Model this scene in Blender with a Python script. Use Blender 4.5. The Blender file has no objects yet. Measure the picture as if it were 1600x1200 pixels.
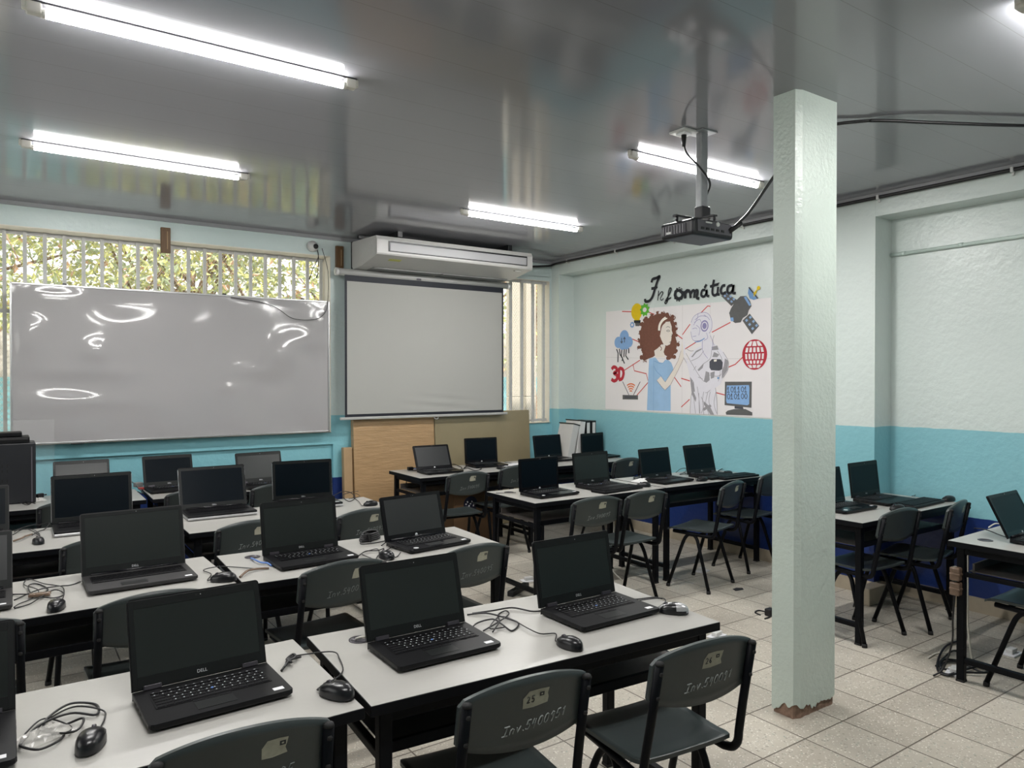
import bpy, bmesh, math, random
from mathutils import Vector, Matrix, geometry, noise
R=random.Random(7)
sc=bpy.context.scene
COL=sc.collection
rad=math.radians
# ------------------------------------------------------------------ materials
def nt(name):
    m=bpy.data.materials.new(name); m.use_nodes=True
    t=m.node_tree; b=t.nodes['Principled BSDF']
    return m,t,b
def spec(b,v):
    b.inputs['Specular IOR Level'].default_value=v
def mat(name,col,rough=.5,metal=0,var=.08,scale=20,bump=0,bscale=60,sp=.5,coord='Object',stretch=None):
    m,t,b=nt(name)
    tc=t.nodes.new('ShaderNodeTexCoord'); n=t.nodes.new('ShaderNodeTexNoise'); n.inputs['Scale'].default_value=scale; n.inputs['Detail'].default_value=4
    src=tc.outputs[coord]
    if stretch:
        mp=t.nodes.new('ShaderNodeMapping'); mp.inputs['Scale'].default_value=stretch; t.links.new(src,mp.inputs[0]); src=mp.outputs[0]
    t.links.new(src,n.inputs['Vector'])
    mx=t.nodes.new('ShaderNodeMix'); mx.data_type='RGBA'
    c=Vector(col)
    mx.inputs[6].default_value=(*[max(0,x*(1-var)) for x in c],1); mx.inputs[7].default_value=(*[min(1,x*(1+var)) for x in c],1)
    t.links.new(n.outputs['Fac'],mx.inputs[0]); t.links.new(mx.outputs[2],b.inputs['Base Color'])
    b.inputs['Roughness'].default_value=rough; b.inputs['Metallic'].default_value=metal; spec(b,sp)
    if bump:
        n2=t.nodes.new('ShaderNodeTexNoise'); n2.inputs['Scale'].default_value=bscale; n2.inputs['Detail'].default_value=5; t.links.new(src,n2.inputs['Vector'])
        bp=t.nodes.new('ShaderNodeBump'); bp.inputs['Strength'].default_value=bump; bp.inputs['Distance'].default_value=.01
        t.links.new(n2.outputs['Fac'],bp.inputs['Height']); t.links.new(bp.outputs[0],b.inputs['Normal'])
    return m
def s2l(*c): return tuple((x/255/12.92 if x/255<=.04045 else ((x/255+.055)/1.055)**2.4) for x in c)
def emis(name,col,st):
    m,t,b=nt(name); b.inputs['Base Color'].default_value=(.9,.9,.9,1)
    b.inputs['Emission Color'].default_value=(*col,1); b.inputs['Emission Strength'].default_value=st; return m
def wall_paint(name,k=(1,1,1)):
    m,t,b=nt(name); N=t.nodes.new; L=t.links.new
    g=N('ShaderNodeNewGeometry'); sx=N('ShaderNodeSeparateXYZ'); L(g.outputs['Position'],sx.inputs[0])
    ns=N('ShaderNodeTexNoise'); ns.inputs['Scale'].default_value=14; ns.inputs['Detail'].default_value=3; L(g.outputs['Position'],ns.inputs['Vector'])
    ad=N('ShaderNodeMath'); ad.operation='MULTIPLY_ADD'; ad.inputs[1].default_value=.012; L(ns.outputs['Fac'],ad.inputs[0]); L(sx.outputs['Z'],ad.inputs[2])
    def step(z):
        q=N('ShaderNodeMath'); q.operation='GREATER_THAN'; q.inputs[1].default_value=z+.006; L(ad.outputs[0],q.inputs[0]); return q.outputs[0]
    big=N('ShaderNodeTexNoise'); big.inputs['Scale'].default_value=1.7; big.inputs['Detail'].default_value=5; L(g.outputs['Position'],big.inputs['Vector'])
    def two(a,bb):
        mx=N('ShaderNodeMix'); mx.data_type='RGBA'; mx.inputs[6].default_value=(*a,1); mx.inputs[7].default_value=(*bb,1); L(big.outputs['Fac'],mx.inputs[0]); return mx.outputs[2]
    K=lambda c:tuple(a*b_ for a,b_ in zip(c,k)); mint=two(K((.565,.64,.61)),K((.625,.685,.66))); teal=two(K((.215,.47,.525)),K((.25,.515,.57))); navy=two((.008,.026,.13),(.012,.034,.16))
    def sel(f,a,bb):
        mx=N('ShaderNodeMix'); mx.data_type='RGBA'; L(f,mx.inputs[0]); L(a,mx.inputs[6]); L(bb,mx.inputs[7]); return mx.outputs[2]
    c=sel(step(.645),navy,teal); c=sel(step(1.25),c,mint)
    L(c,b.inputs['Base Color']); b.inputs['Roughness'].default_value=.3; spec(b,.5)
    n2=N('ShaderNodeTexNoise'); n2.inputs['Scale'].default_value=22; n2.inputs['Detail'].default_value=6; L(g.outputs['Position'],n2.inputs['Vector'])
    bp=N('ShaderNodeBump'); bp.inputs['Strength'].default_value=.35; bp.inputs['Distance'].default_value=.012; L(n2.outputs['Fac'],bp.inputs['Height']); L(bp.outputs[0],b.inputs['Normal'])
    return m
def floor_mat():
    m,t,b=nt('terrazzo_tiles'); N=t.nodes.new; L=t.links.new
    g=N('ShaderNodeNewGeometry')
    mp=N('ShaderNodeMapping'); mp.inputs['Location'].default_value=(-3.545/.3,-1.943/.3,0); mp.inputs['Scale'].default_value=(1/.3,1/.3,1); L(g.outputs['Position'],mp.inputs[0])
    sx=N('ShaderNodeSeparateXYZ'); L(mp.outputs[0],sx.inputs[0])
    def M(op,a,bv=None,c=None):
        q=N('ShaderNodeMath'); q.operation=op
        for i,v in enumerate((a,bv,c)):
            if v is None: continue
            if isinstance(v,(int,float)): q.inputs[i].default_value=v
            else: L(v,q.inputs[i])
        return q.outputs[0]
    def edge(o):
        f=M('FRACT',o); f=M('SUBTRACT',f,.5); f=M('ABSOLUTE',f); return M('GREATER_THAN',f,.4885)
    gr=M('MAXIMUM',edge(sx.outputs['X']),edge(sx.outputs['Y']))
    cx=N('ShaderNodeCombineXYZ'); L(M('FLOOR',sx.outputs['X']),cx.inputs[0]); L(M('FLOOR',sx.outputs['Y']),cx.inputs[1])
    wn=N('ShaderNodeTexWhiteNoise'); wn.noise_dimensions='3D'; L(cx.outputs[0],wn.inputs['Vector'])
    n1=N('ShaderNodeTexNoise'); n1.inputs['Scale'].default_value=9; n1.inputs['Detail'].default_value=6; L(g.outputs['Position'],n1.inputs['Vector'])
    fac=M('ADD',M('MULTIPLY',wn.outputs['Value'],.55),M('MULTIPLY',n1.outputs['Fac'],.6))
    base=N('ShaderNodeMix'); base.data_type='RGBA'; base.inputs[6].default_value=(.35,.312,.258,1); base.inputs[7].default_value=(.54,.50,.425,1); L(fac,base.inputs[0])
    def chips(sc_,th,col,prev,rnd):
        v=N('ShaderNodeTexVoronoi'); v.inputs['Scale'].default_value=sc_; v.inputs['Randomness'].default_value=1
        mp2=N('ShaderNodeMapping'); mp2.inputs['Location'].default_value=(rnd,rnd*2,0); L(g.outputs['Position'],mp2.inputs[0]); L(mp2.outputs[0],v.inputs['Vector'])
        s2=N('ShaderNodeSeparateColor'); L(v.outputs['Color'],s2.inputs[0])
        a=M('LESS_THAN',v.outputs['Distance'],th); p=M('GREATER_THAN',s2.outputs[0],.72); k=M('MULTIPLY',M('MULTIPLY',a,p),.75)
        mx=N('ShaderNodeMix'); mx.data_type='RGBA'; L(k,mx.inputs[0]); L(prev,mx.inputs[6]); mx.inputs[7].default_value=(*col,1); return mx.outputs[2]
    c=chips(70,.28,(.74,.71,.63),base.outputs[2],1.3); c=chips(60,.3,(.27,.25,.21),c,4.1); c=chips(110,.3,(.7,.69,.62),c,7.7); c=chips(45,.22,(.3,.33,.28),c,9.2)
    mx=N('ShaderNodeMix'); mx.data_type='RGBA'; L(gr,mx.inputs[0]); L(c,mx.inputs[6]); mx.inputs[7].default_value=(.12,.1,.08,1)
    L(mx.outputs[2],b.inputs['Base Color']); b.inputs['Roughness'].default_value=.42; spec(b,.4)
    bp=N('ShaderNodeBump'); bp.inputs['Strength'].default_value=.4; bp.inputs['Distance'].default_value=.003; bp.invert=True; L(gr,bp.inputs['Height']); L(bp.outputs[0],b.inputs['Normal'])
    return m
def ceil_mat():
    m,t,b=nt('glossy_pvc_panels'); N=t.nodes.new; L=t.links.new
    g=N('ShaderNodeNewGeometry')
    mp=N('ShaderNodeMapping'); mp.inputs['Scale'].default_value=(.25,26,1); L(g.outputs['Position'],mp.inputs[0])
    n=N('ShaderNodeTexNoise'); n.inputs['Scale'].default_value=1; n.inputs['Detail'].default_value=4; L(mp.outputs[0],n.inputs['Vector'])
    sx=N('ShaderNodeSeparateXYZ'); L(g.outputs['Position'],sx.inputs[0])
    d=N('ShaderNodeMath'); d.operation='MULTIPLY'; d.inputs[1].default_value=1/.25; L(sx.outputs['Y'],d.inputs[0])
    f=N('ShaderNodeMath'); f.operation='FRACT'; L(d.outputs[0],f.inputs[0])
    e=N('ShaderNodeMath'); e.operation='LESS_THAN'; e.inputs[1].default_value=.012; L(f.outputs[0],e.inputs[0])
    mx=N('ShaderNodeMix'); mx.data_type='RGBA'; mx.inputs[6].default_value=(.25,.253,.276,1); mx.inputs[7].default_value=(.19,.19,.205,1); L(e.outputs[0],mx.inputs[0]); L(mx.outputs[2],b.inputs['Base Color'])
    b.inputs['Roughness'].default_value=.105; spec(b,.5)
    bp=N('ShaderNodeBump'); bp.inputs['Strength'].default_value=.09; bp.inputs['Distance'].default_value=.004; L(n.outputs['Fac'],bp.inputs['Height']); L(bp.outputs[0],b.inputs['Normal'])
    return m
def leaf_mat(name,col):
    m,t,b=nt(name); N=t.nodes.new; L=t.links.new
    n=N('ShaderNodeTexNoise'); n.inputs['Scale'].default_value=3; tc=N('ShaderNodeTexCoord'); L(tc.outputs['Object'],n.inputs['Vector'])
    mx=N('ShaderNodeMix'); mx.data_type='RGBA'; mx.inputs[6].default_value=(*[x*.7 for x in col],1); mx.inputs[7].default_value=(*[min(1,x*1.25) for x in col],1); L(n.outputs['Fac'],mx.inputs[0])
    L(mx.outputs[2],b.inputs['Base Color']); b.inputs['Roughness'].default_value=.5
    tr=N('ShaderNodeBsdfTranslucent'); L(mx.outputs[2],tr.inputs[0]); ms=N('ShaderNodeMixShader'); ms.inputs[0].default_value=.4
    L(b.outputs[0],ms.inputs[1]); L(tr.outputs[0],ms.inputs[2]); L(ms.outputs[0],t.nodes['Material Output'].inputs[0]); return m
def glass(name,col=(.95,.98,.97),rough=.02,alpha=.12):
    m,t,b=nt(name); n=t.nodes.new('ShaderNodeTexNoise'); n.inputs['Scale'].default_value=8
    r=t.nodes.new('ShaderNodeMapRange'); r.inputs[3].default_value=rough; r.inputs[4].default_value=rough+.06; t.links.new(n.outputs['Fac'],r.inputs[0]); t.links.new(r.outputs[0],b.inputs['Roughness'])
    b.inputs['Base Color'].default_value=(*col,1); b.inputs['Alpha'].default_value=alpha; return m
M={}
M['wall']=wall_paint('painted_plaster_bands'); M['wallb']=wall_paint('blue_mint_wall_paint',(.95,1.0,1.02)); M['floor']=floor_mat(); M['ceil']=ceil_mat()
M['mint']=mat('mint_plaster',(.58,.68,.635),.32,var=.05,scale=6,bump=.45,bscale=30,coord='Object')
M['pillar']=mat('mint_pillar_plaster',(.54,.615,.56),.3,var=.07,scale=5,bump=.42,bscale=50)
M['chip']=mat('chipped_plaster',(.25,.16,.115),.9,var=.5,scale=40,bump=.8,bscale=60)
M['base']=mat('tan_baseboard',(.42,.36,.27),.5,var=.15,scale=15)
M['jamb']=mat('cream_window_reveal',(.74,.70,.62),.5,var=.08,scale=12,bump=.2)
M['cove']=mat('grey_ceiling_cove',(.27,.275,.285),.35,var=.04)
M['bar']=mat('grey_painted_steel_bar',(.50,.50,.49),.45,var=.12,scale=30)
M['mesh']=mat('zinc_wire_mesh',(.55,.54,.5),.5,var=.1)
M['sill']=mat('cream_sill',(.8,.74,.62),.5,var=.1)
M['alu']=mat('brushed_aluminium',(.5,.5,.5),.35,.9,var=.08,scale=40)
M['board']=mat('glossy_whiteboard',(.37,.36,.362),.085,var=.02,scale=4,sp=.5)
M['black']=mat('black_paint',(.005,.0055,.007),.38,var=.25,scale=30)
M['steel']=mat('black_powder_coat_steel',(.003,.0035,.005),.45,sp=.13,var=.3,scale=45,bump=.08,bscale=120)
M['lam']=mat('pale_grey_laminate',(.37,.362,.338),.32,var=.025,scale=60)
M['edge']=mat('black_edge_band',(.0035,.004,.0055),.45,var=.2,sp=.13)
M['shelf']=mat('dark_grey_shelf',(.11,.095,.085),.5,var=.15,scale=25)
M['plas']=mat('grey_green_chair_plastic',(.034,.0435,.0435),.36,var=.14,scale=9,bump=.05,bscale=300)
M['cap']=mat('black_rubber',(.01,.01,.01),.8,var=.2)
M['lapk']=mat('matte_black_laptop_shell',(.0052,.0053,.0062),.42,sp=.2,var=.12,scale=50)
M['lapg']=mat('charcoal_laptop_shell',(.028,.027,.0275),.45,sp=.3,var=.1,scale=60)
M['lapx']=mat('glossy_black_laptop_shell',(.003,.003,.0045),.24,sp=.25,var=.1)
M['key']=mat('black_keys',(.003,.003,.004),.5,sp=.18,var=.2,scale=90)
M['leg']=mat('white_key_legend',(.55,.58,.6),.5,var=.1)
M['dispA']=mat('dark_matte_screen',(.011,.0142,.0132),.30,var=.08,scale=6,sp=.4)
M['dispB']=mat('blue_black_screen',(.0016,.004,.0068),.28,var=.1,scale=5,sp=.14)
M['dispC']=mat('smoky_grey_screen',(.0125,.0142,.0152),.32,var=.1,scale=4,sp=.5)
M['bez']=mat('black_screen_bezel',(.0072,.0085,.0085),.4,sp=.25,var=.12,scale=30)
M['silver']=mat('silver_plastic',(.5,.5,.51),.3,.5,var=.08)
M['hinge']=mat('grey_violet_hinge',(.055,.05,.06),.35,.4,var=.1)
M['white']=mat('white_plastic',(.6,.6,.585),.4,var=.04)
M['logo']=mat('pale_logo',(.6,.62,.63),.4,.2,var=.05)
M['stick']=mat('white_sticker',(.7,.7,.72),.5,var=.1,scale=80)
M['paper']=mat('torn_cream_label',(.38,.37,.29),.7,var=.25,scale=70)
M['ink']=mat('dark_ink',(.02,.02,.025),.7,var=.2)
M['chalk']=mat('white_chalk_writing',(.30,.32,.31),.9,var=.4,scale=120)
M['chalkd']=mat('faded_chalk_writing',(.2,.22,.215),.9,var=.5,scale=120)
M['mouse']=mat('black_mouse_plastic',(.006,.006,.0075),.28,var=.15)
M['cord']=mat('black_cable_rubber',(.006,.0055,.007),.45,var=.2)
M['cordw']=mat('white_cable',(.6,.58,.52),.5,var=.1)
M['cordb']=mat('blue_cable',(.1,.2,.5),.45,var=.1)
M['redp']=mat('red_plastic',(.4,.05,.04),.4,var=.1)
M['brownt']=mat('brown_packing_tape',(.15,.10,.07),.25,var=.25,scale=30,bump=.5,bscale=40)
M['card']=mat('brown_cardboard',(.40,.27,.145),.6,var=.14,scale=8,bump=.15,bscale=25)
M['wrap']=mat('stretch_wrapped_cardboard',(.42,.275,.145),.22,var=.2,scale=5,bump=.55,bscale=9,stretch=(1,1,6))
M['card2']=mat('olive_cardboard',(.27,.225,.135),.28,var=.12,scale=4,bump=.35,bscale=8)
M['wood']=mat('brown_wood_block',(.12,.062,.022),.5,var=.35,scale=12,stretch=(8,8,1))
M['acw']=mat('ac_white_plastic',(.50,.495,.48),.35,var=.03)
M['acg']=mat('ac_silver_flap',(.40,.40,.41),.4,var=.05,scale=40,stretch=(1,1,14))
M['acd']=mat('ac_grey_grille',(.28,.28,.275),.5,var=.15,scale=50)
M['yel']=mat('yellow_label',(.5,.5,.13),.6,var=.15)
M['screen']=mat('matte_projection_fabric',(.385,.385,.36),.85,var=.02,scale=3,bump=.1,bscale=3)
M['navyb']=mat('blue_black_border',(.008,.01,.018),.6,var=.1)
M['scase']=mat('white_screen_case',(.42,.42,.405),.4,var=.05)
M['tube']=emis('lit_tube',(1,.985,.96),48)
M['socket']=mat('lamp_holder',(.6,.58,.52),.5,var=.1)
M['batten']=mat('grey_batten',(.03,.03,.035),.5,var=.05)
M['pole']=mat('galvanised_pole',(.32,.33,.34),.35,.6,var=.15,scale=30)
M['projb']=mat('black_projector_case',(.006,.006,.010),.4,var=.15)
M['projg']=mat('grey_projector_face',(.09,.085,.1),.4,var=.2)
M['pcase']=mat('black_server_case',(.006,.007,.010),.45,var=.15)
M['box']=mat('brown_carton',(.13,.07,.03),.7,var=.15,scale=10)
M['boxblue']=mat('round_blue_sticker',(.01,.012,.035),.3,var=.3,scale=30)
M['orange']=mat('orange_print',(.34,.10,.03),.6,var=.3,scale=60)
M['glass']=glass('clear_acrylic',alpha=.03); M['bag']=glass('crumpled_plastic_film',(.85,.83,.78),.12,.35)
M['bark']=mat('tree_bark',(.22,.15,.1),.9,var=.4,scale=20,bump=.6)
M['nbw']=mat('neighbour_white_paint',(.36,.345,.32),.7,var=.06,scale=3); M['nbt']=mat('neighbour_teal_paint',(.17,.36,.41),.6,var=.06,scale=3)
M['post']=mat('sunlit_cream_post',(.31,.29,.245),.7,var=.06,scale=6)
M['ground']=mat('pale_concrete_ground',(.55,.53,.48),.8,var=.15,scale=3)
LEAF=[leaf_mat('olive_leaf',(.42,.44,.20)),leaf_mat('yellow_green_leaf',(.62,.62,.24)),leaf_mat('grey_green_leaf',(.38,.45,.29)),leaf_mat('rusty_leaf',(.62,.40,.26))]
# ------------------------------------------------------------------ mesh builder
class MB:
    def __init__(s): s.bm=bmesh.new(); s.ms=[]
    def mi(s,m):
        if m not in s.ms: s.ms.append(m)
        return s.ms.index(m)
    def _fin(s,geom,m,sm=False):
        i=s.mi(m)
        for f in geom:
            f.material_index=i; f.smooth=sm
    def box(s,c,d,m,bev=0,rot=None,seg=2):
        vs=bmesh.ops.create_cube(s.bm,size=1)['verts']
        for v in vs: v.co=Vector((v.co.x*d[0],v.co.y*d[1],v.co.z*d[2]))
        fs=list({f for v in vs for f in v.link_faces})
        if bev:
            es=list({e for v in vs for e in v.link_edges})
            r=bmesh.ops.bevel(s.bm,geom=es+vs,offset=bev,segments=seg,affect='EDGES',profile=.5)
            vs=list(set(r['verts'])|{v for v in vs if v.is_valid}); fs=list({f for v in vs for f in v.link_faces})
        mt=Matrix.Translation(Vector(c))
        if rot is not None: mt=mt@(rot if isinstance(rot,Matrix) else Matrix.Rotation(rot,4,'Z'))
        for v in vs: v.co=mt@v.co
        s._fin(fs,m); return vs
    def tube(s,pts,r,m,n=8,closed=False,flat=None,caps=True):
        P=[Vector(p) for p in pts]; k=len(P); rings=[]; i0=s.mi(m)
        t=(P[1]-P[0]).normalized(); up=Vector((0,0,1)) if abs(t.z)<.9 else Vector((1,0,0)); nx=t.cross(up).normalized()
        for i in range(k):
            a=P[max(i-1,0)]; b=P[min(i+1,k-1)]
            if closed: a=P[(i-1)%k]; b=P[(i+1)%k]
            t=(b-a)
            if t.length<1e-9: t=Vector((0,0,1))
            t.normalize(); nx=(nx-t*nx.dot(t))
            if nx.length<1e-6: nx=t.orthogonal()
            nx.normalize(); ny=t.cross(nx); rr=r[i] if isinstance(r,(list,tuple)) else r
            rings.append([s.bm.verts.new(P[i]+(nx*math.cos(2*math.pi*j/n)+ny*math.sin(2*math.pi*j/n))*rr) for j in range(n)])
        rng=range(k if closed else k-1)
        for i in rng:
            A=rings[i];B=rings[(i+1)%k]
            for j in range(n):
                f=s.bm.faces.new((A[j],A[(j+1)%n],B[(j+1)%n],B[j])); f.material_index=i0; f.smooth=n>4
        if not closed and caps:
            for q in (rings[0][::-1],rings[-1]):
                f=s.bm.faces.new(q); f.material_index=i0
    def cyl(s,a,b,r,m,n=16,r2=None): s.tube([a,b],[r,r if r2 is None else r2],m,n)
    def poly(s,pts,m,flip=False):
        P=[Vector(p) for p in pts]; vs=[s.bm.verts.new(p) for p in P]; i0=s.mi(m)
        for tri in geometry.tessellate_polygon([P]):
            try:
                f=s.bm.faces.new([vs[i] for i in tri]); f.material_index=i0
            except ValueError: pass
    def prism(s,pts,off,m,sm=False):
        P=[Vector(p) for p in pts]; o=Vector(off); i0=s.mi(m); A=[s.bm.verts.new(p) for p in P]; B=[s.bm.verts.new(p+o) for p in P]; n=len(P)
        for tri in geometry.tessellate_polygon([P]):
            for V,rev in ((A,0),(B,1)):
                q=[V[i] for i in tri]
                f=s.bm.faces.new(q[::-1] if rev else q); f.material_index=i0
        for i in range(n):
            f=s.bm.faces.new((A[i],A[(i+1)%n],B[(i+1)%n],B[i])); f.material_index=i0; f.smooth=sm
    def lathe(s,prof,m,c=(0,0,0),n=24,sm=True,M4=None):
        i0=s.mi(m); rings=[]; c=Vector(c)
        for r,z in prof:
            ring=[]
            for j in range(n):
                p=Vector((r*math.cos(2*math.pi*j/n),r*math.sin(2*math.pi*j/n),z))
                if M4: p=M4@p
                ring.append(s.bm.verts.new(p+c))
            rings.append(ring)
        for A,B in zip(rings,rings[1:]):
            for j in range(n):
                f=s.bm.faces.new((A[j],A[(j+1)%n],B[(j+1)%n],B[j])); f.material_index=i0; f.smooth=sm
        for q in (rings[0][::-1],rings[-1]):
            f=s.bm.faces.new(q); f.material_index=i0
    def grid(s,nu,nv,fn,m,sm=True,closeu=False):
        i0=s.mi(m); V=[[s.bm.verts.new(fn(i/(nu-1 if not closeu else nu),j/(nv-1))) for j in range(nv)] for i in range(nu)]
        for i in range(nu if closeu else nu-1):
            for j in range(nv-1):
                a=V[i][j];b=V[(i+1)%nu][j];c=V[(i+1)%nu][j+1];d=V[i][j+1]
                try:
                    f=s.bm.faces.new((a,b,c,d)); f.material_index=i0; f.smooth=sm
                except ValueError: pass
        return V
    def text(s,body,size,m,mt):
        tris,vs=text_mesh(body); i0=s.mi(m); V=[s.bm.verts.new(mt@Vector((x*size,y*size,0))) for x,y in vs]
        for t in tris:
            try:
                f=s.bm.faces.new([V[i] for i in t]); f.material_index=i0
            except ValueError: pass
    def xf(s,mt):
        bmesh.ops.transform(s.bm,matrix=mt,verts=s.bm.verts[:]); return s
    def build(s,name,parent=None,label=None,kind=None,norm=True):
        if norm: bmesh.ops.recalc_face_normals(s.bm,faces=s.bm.faces[:])
        me=bpy.data.meshes.new(name); s.bm.to_mesh(me); s.bm.free()
        for m in s.ms: me.materials.append(m)
        o=bpy.data.objects.new(name,me); COL.objects.link(o)
        if parent is not None: o.parent=parent
        if label: o['label']=label
        if kind: o['kind']=kind
        return o
_TX={}
def text_mesh(body):
    if body not in _TX:
        cu=bpy.data.curves.new('lettering_source','FONT'); cu.body=body; cu.align_x='CENTER'; cu.resolution_u=3
        ob=bpy.data.objects.new('lettering_source',cu); COL.objects.link(ob); dg=bpy.context.evaluated_depsgraph_get(); dg.update()
        me=ob.evaluated_get(dg).to_mesh(); me.calc_loop_triangles()
        _TX[body]=([tuple(t.vertices) for t in me.loop_triangles],[(v.co.x,v.co.y) for v in me.vertices])
        bpy.data.objects.remove(ob); bpy.data.curves.remove(cu)
    return _TX[body]
def thing(name,label,cat,loc=(0,0,0),rz=0,group=None):
    o=bpy.data.objects.new(name,None); COL.objects.link(o); o.location=loc; o.rotation_euler=(0,0,rz); o.empty_display_size=.1
    return tag(o,label,cat,group)
def tag(o,label,cat,group=None,kind=None):
    o['label']=label; o['category']=cat
    if group: o['group']=group
    if kind: o['kind']=kind
    return o
def struct(o,label=None):
    o['kind']='structure'
    if label: o['label']=label
    return o
def kids(o): return [c for c in bpy.data.objects if c.parent==o]
def copy_tree(o,parent=None):
    ch=list(o.children); c=o.copy(); COL.objects.link(c)
    if parent is not None: c.parent=parent
    for k in ch: copy_tree(k,c)
    return c
def spline(P,n=6,closed=False):
    P=[Vector(p) for p in P]; k=len(P); out=[]
    for i in range(k if closed else k-1):
        if closed: a,b,c,d=P[(i-1)%k],P[i],P[(i+1)%k],P[(i+2)%k]
        else: a,b,c,d=P[max(i-1,0)],P[i],P[i+1],P[min(i+2,k-1)]
        for j in range(n):
            t=j/n; out.append(.5*((2*b)+(c-a)*t+(2*a-5*b+4*c-d)*t*t+(3*b-a-3*c+d)*t*t*t))
    if not closed: out.append(P[-1])
    return out
# ------------------------------------------------------------------ camera
cam=bpy.data.cameras.new('camera'); co=bpy.data.objects.new('camera',cam); COL.objects.link(co); sc.camera=co
cam.sensor_width=36; cam.lens=1148*36/1600; cam.clip_start=.05
co.location=(0,0,1.62); co.rotation_euler=(rad(90-.54),0,rad(-34.75))
# ------------------------------------------------------------------ room shell
HC=2.97; BY=6.83; WX=5.3; RX=5.525; LX=-2.5; FY=-2.6; W1=(-2.2,2.605); W2=(3.0,5.27)
def xb(mb,x0,x1,y0,y1,z0,z1,m,bev=0): return mb.box(((x0+x1)/2,(y0+y1)/2,(z0+z1)/2),(x1-x0,y1-y0,z1-z0),m,bev)
b=MB(); xb(b,LX-.2,RX+.2,FY-.2,BY+.2,-.08,0,M['floor']); struct(b.build('floor'),'speckled beige terrazzo tile floor')
b=MB(); xb(b,LX-.2,RX+.2,FY-.2,BY+.35,HC,HC+.12,M['ceil']); struct(b.build('ceiling'),'glossy grey plastic panel ceiling')
b=MB(); w=M['wallb']
xb(b,LX-.2,RX+.2,BY+.035,BY+.23,0,1.085,w)
xb(b,LX-.2,RX+.2,BY,BY+.035,.972,1.085,w); xb(b,2.63,RX,BY,BY+.035,0,.972,w)
xb(b,LX-.2,-2.2,BY,BY+.23,1.085,2.785,w); xb(b,W1[1],W2[0],BY,BY+.23,1.085,2.785,w); xb(b,W2[1],RX+.2,BY,BY+.23,1.085,2.785,w)
xb(b,LX-.2,RX+.2,BY,BY+.23,2.785,HC,w); struct(b.build('wall_back'),'back wall with mint top, teal band and window openings')
# window linings (cream reveals), bars, wire mesh
def window(name,x0,x1,z0,z1,first,step,lab):
    b=MB(); j=M['jamb']; y0,y1=BY-.004,BY+.232; t=.006
    xb(b,x1-t,x1+.0005,y0,y1,z0,z1,j); xb(b,x0-.0005,x0+t,y0,y1,z0,z1,j); xb(b,x0,x1,y0,y1,z1-t,z1+.0005,j); xb(b,x0,x1,y0-.012,y1,z0-.0005,z0+t,M['sill'])
    f=struct(b.build(name),lab)
    b=MB(); yb=BY+(.17 if name=='window_1' else .03)
    x=first
    while x>x0+.05: x-=step
    while x<x1-.02:
        b.box((x,yb,(z0+z1)/2),(.027,.027,z1-z0-.02),M['bar']); x+=step
    for z in (z0+.03,z1-.022,)+((z0+.62*(z1-z0),) if name=='window_1' else ()): b.box(((x0+x1)/2,yb+.02,z),(x1-x0-.01,.012,.03),M['bar'])
    b.build('security_bar_grille',f)
    b=MB(); p=.03; ym=yb+.035; Wd=x1-x0; Hd=z1-z0; sl=1.5
    k=-Hd/sl
    while k<Wd:
        for sg in (1,-1):
            a0=max(k,0); a1=min(k+Hd/sl,Wd)
            if a1-a0>.01:
                za=(a0-k)*sl; zb=(a1-k)*sl
                if sg<0: za,zb=Hd-za,Hd-zb
                b.tube([(x0+a0,ym,z0+za),(x0+a1,ym,z0+zb)],.0013,M['mesh'],3,caps=False)
        k+=p
    b.build('diamond_wire_mesh',f,norm=False)
    return f
window('window_1',W1[0],W1[1],1.09,2.785,.0175,.1345,'long barred window behind the whiteboard')
window('window_2',W2[0],W2[1],1.09,2.74,4.738,.1555,'barred window behind the projection screen')
b=MB(); xb(b,W2[0],W2[1],BY,BY+.23,2.74,2.79,w); struct(b.build('trim_1'),'lintel over the window by the corner')
w=M['wall']
# right wall with columns, beam and recesses
b=MB(); xb(b,RX,RX+.2,FY,BY+.2,0,HC,w); xb(b,WX,RX,6.69,BY+.02,0,HC,w); xb(b,WX,RX,2.935,3.30,0,HC,w); xb(b,WX,RX,-.9,-.5,0,HC,w); xb(b,WX+.001,RX,FY,BY,2.805,HC,w)
struct(b.build('wall_right'),'right wall with recessed panels between columns')
b=MB(); xb(b,RX-.02,RX,3.30,6.69,0,.10,M['base']); xb(b,RX-.02,RX,-.5,2.935,0,.10,M['base']); xb(b,WX-.015,WX,2.92,3.315,0,.1,M['base']); xb(b,WX-.015,RX-.02,2.915,2.935,0,.1,M['base']); xb(b,WX-.015,RX-.02,3.3,3.32,0,.1,M['base'])
struct(b.build('baseboard_right'),'tan baseboard along the right wall')
# left wall (outside the frame) with two window openings, rear wall with a door opening
b=MB(); xb(b,LX-.2,LX,FY,BY+.2,0,1.1,w); xb(b,LX-.2,LX,FY,BY+.2,2.75,HC,w)
for a,c in ((FY,1.8),(5.4,BY)): xb(b,LX-.2,LX,a,c,1.1,2.75,w)
struct(b.build('wall_left'),'left wall with window openings')
b=MB(); xb(b,LX,RX,FY-.2,FY,0,HC,w); struct(b.build('wall_rear'),'rear wall')
b=MB(); c_=M['cove']; xb(b,LX,WX,BY-.03,BY,HC-.03,HC-.001,c_); xb(b,WX-.03,WX,FY,BY-.03,HC-.03,HC-.001,c_); struct(b.build('trim_2'),'grey cove strip around the ceiling edge')
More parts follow.
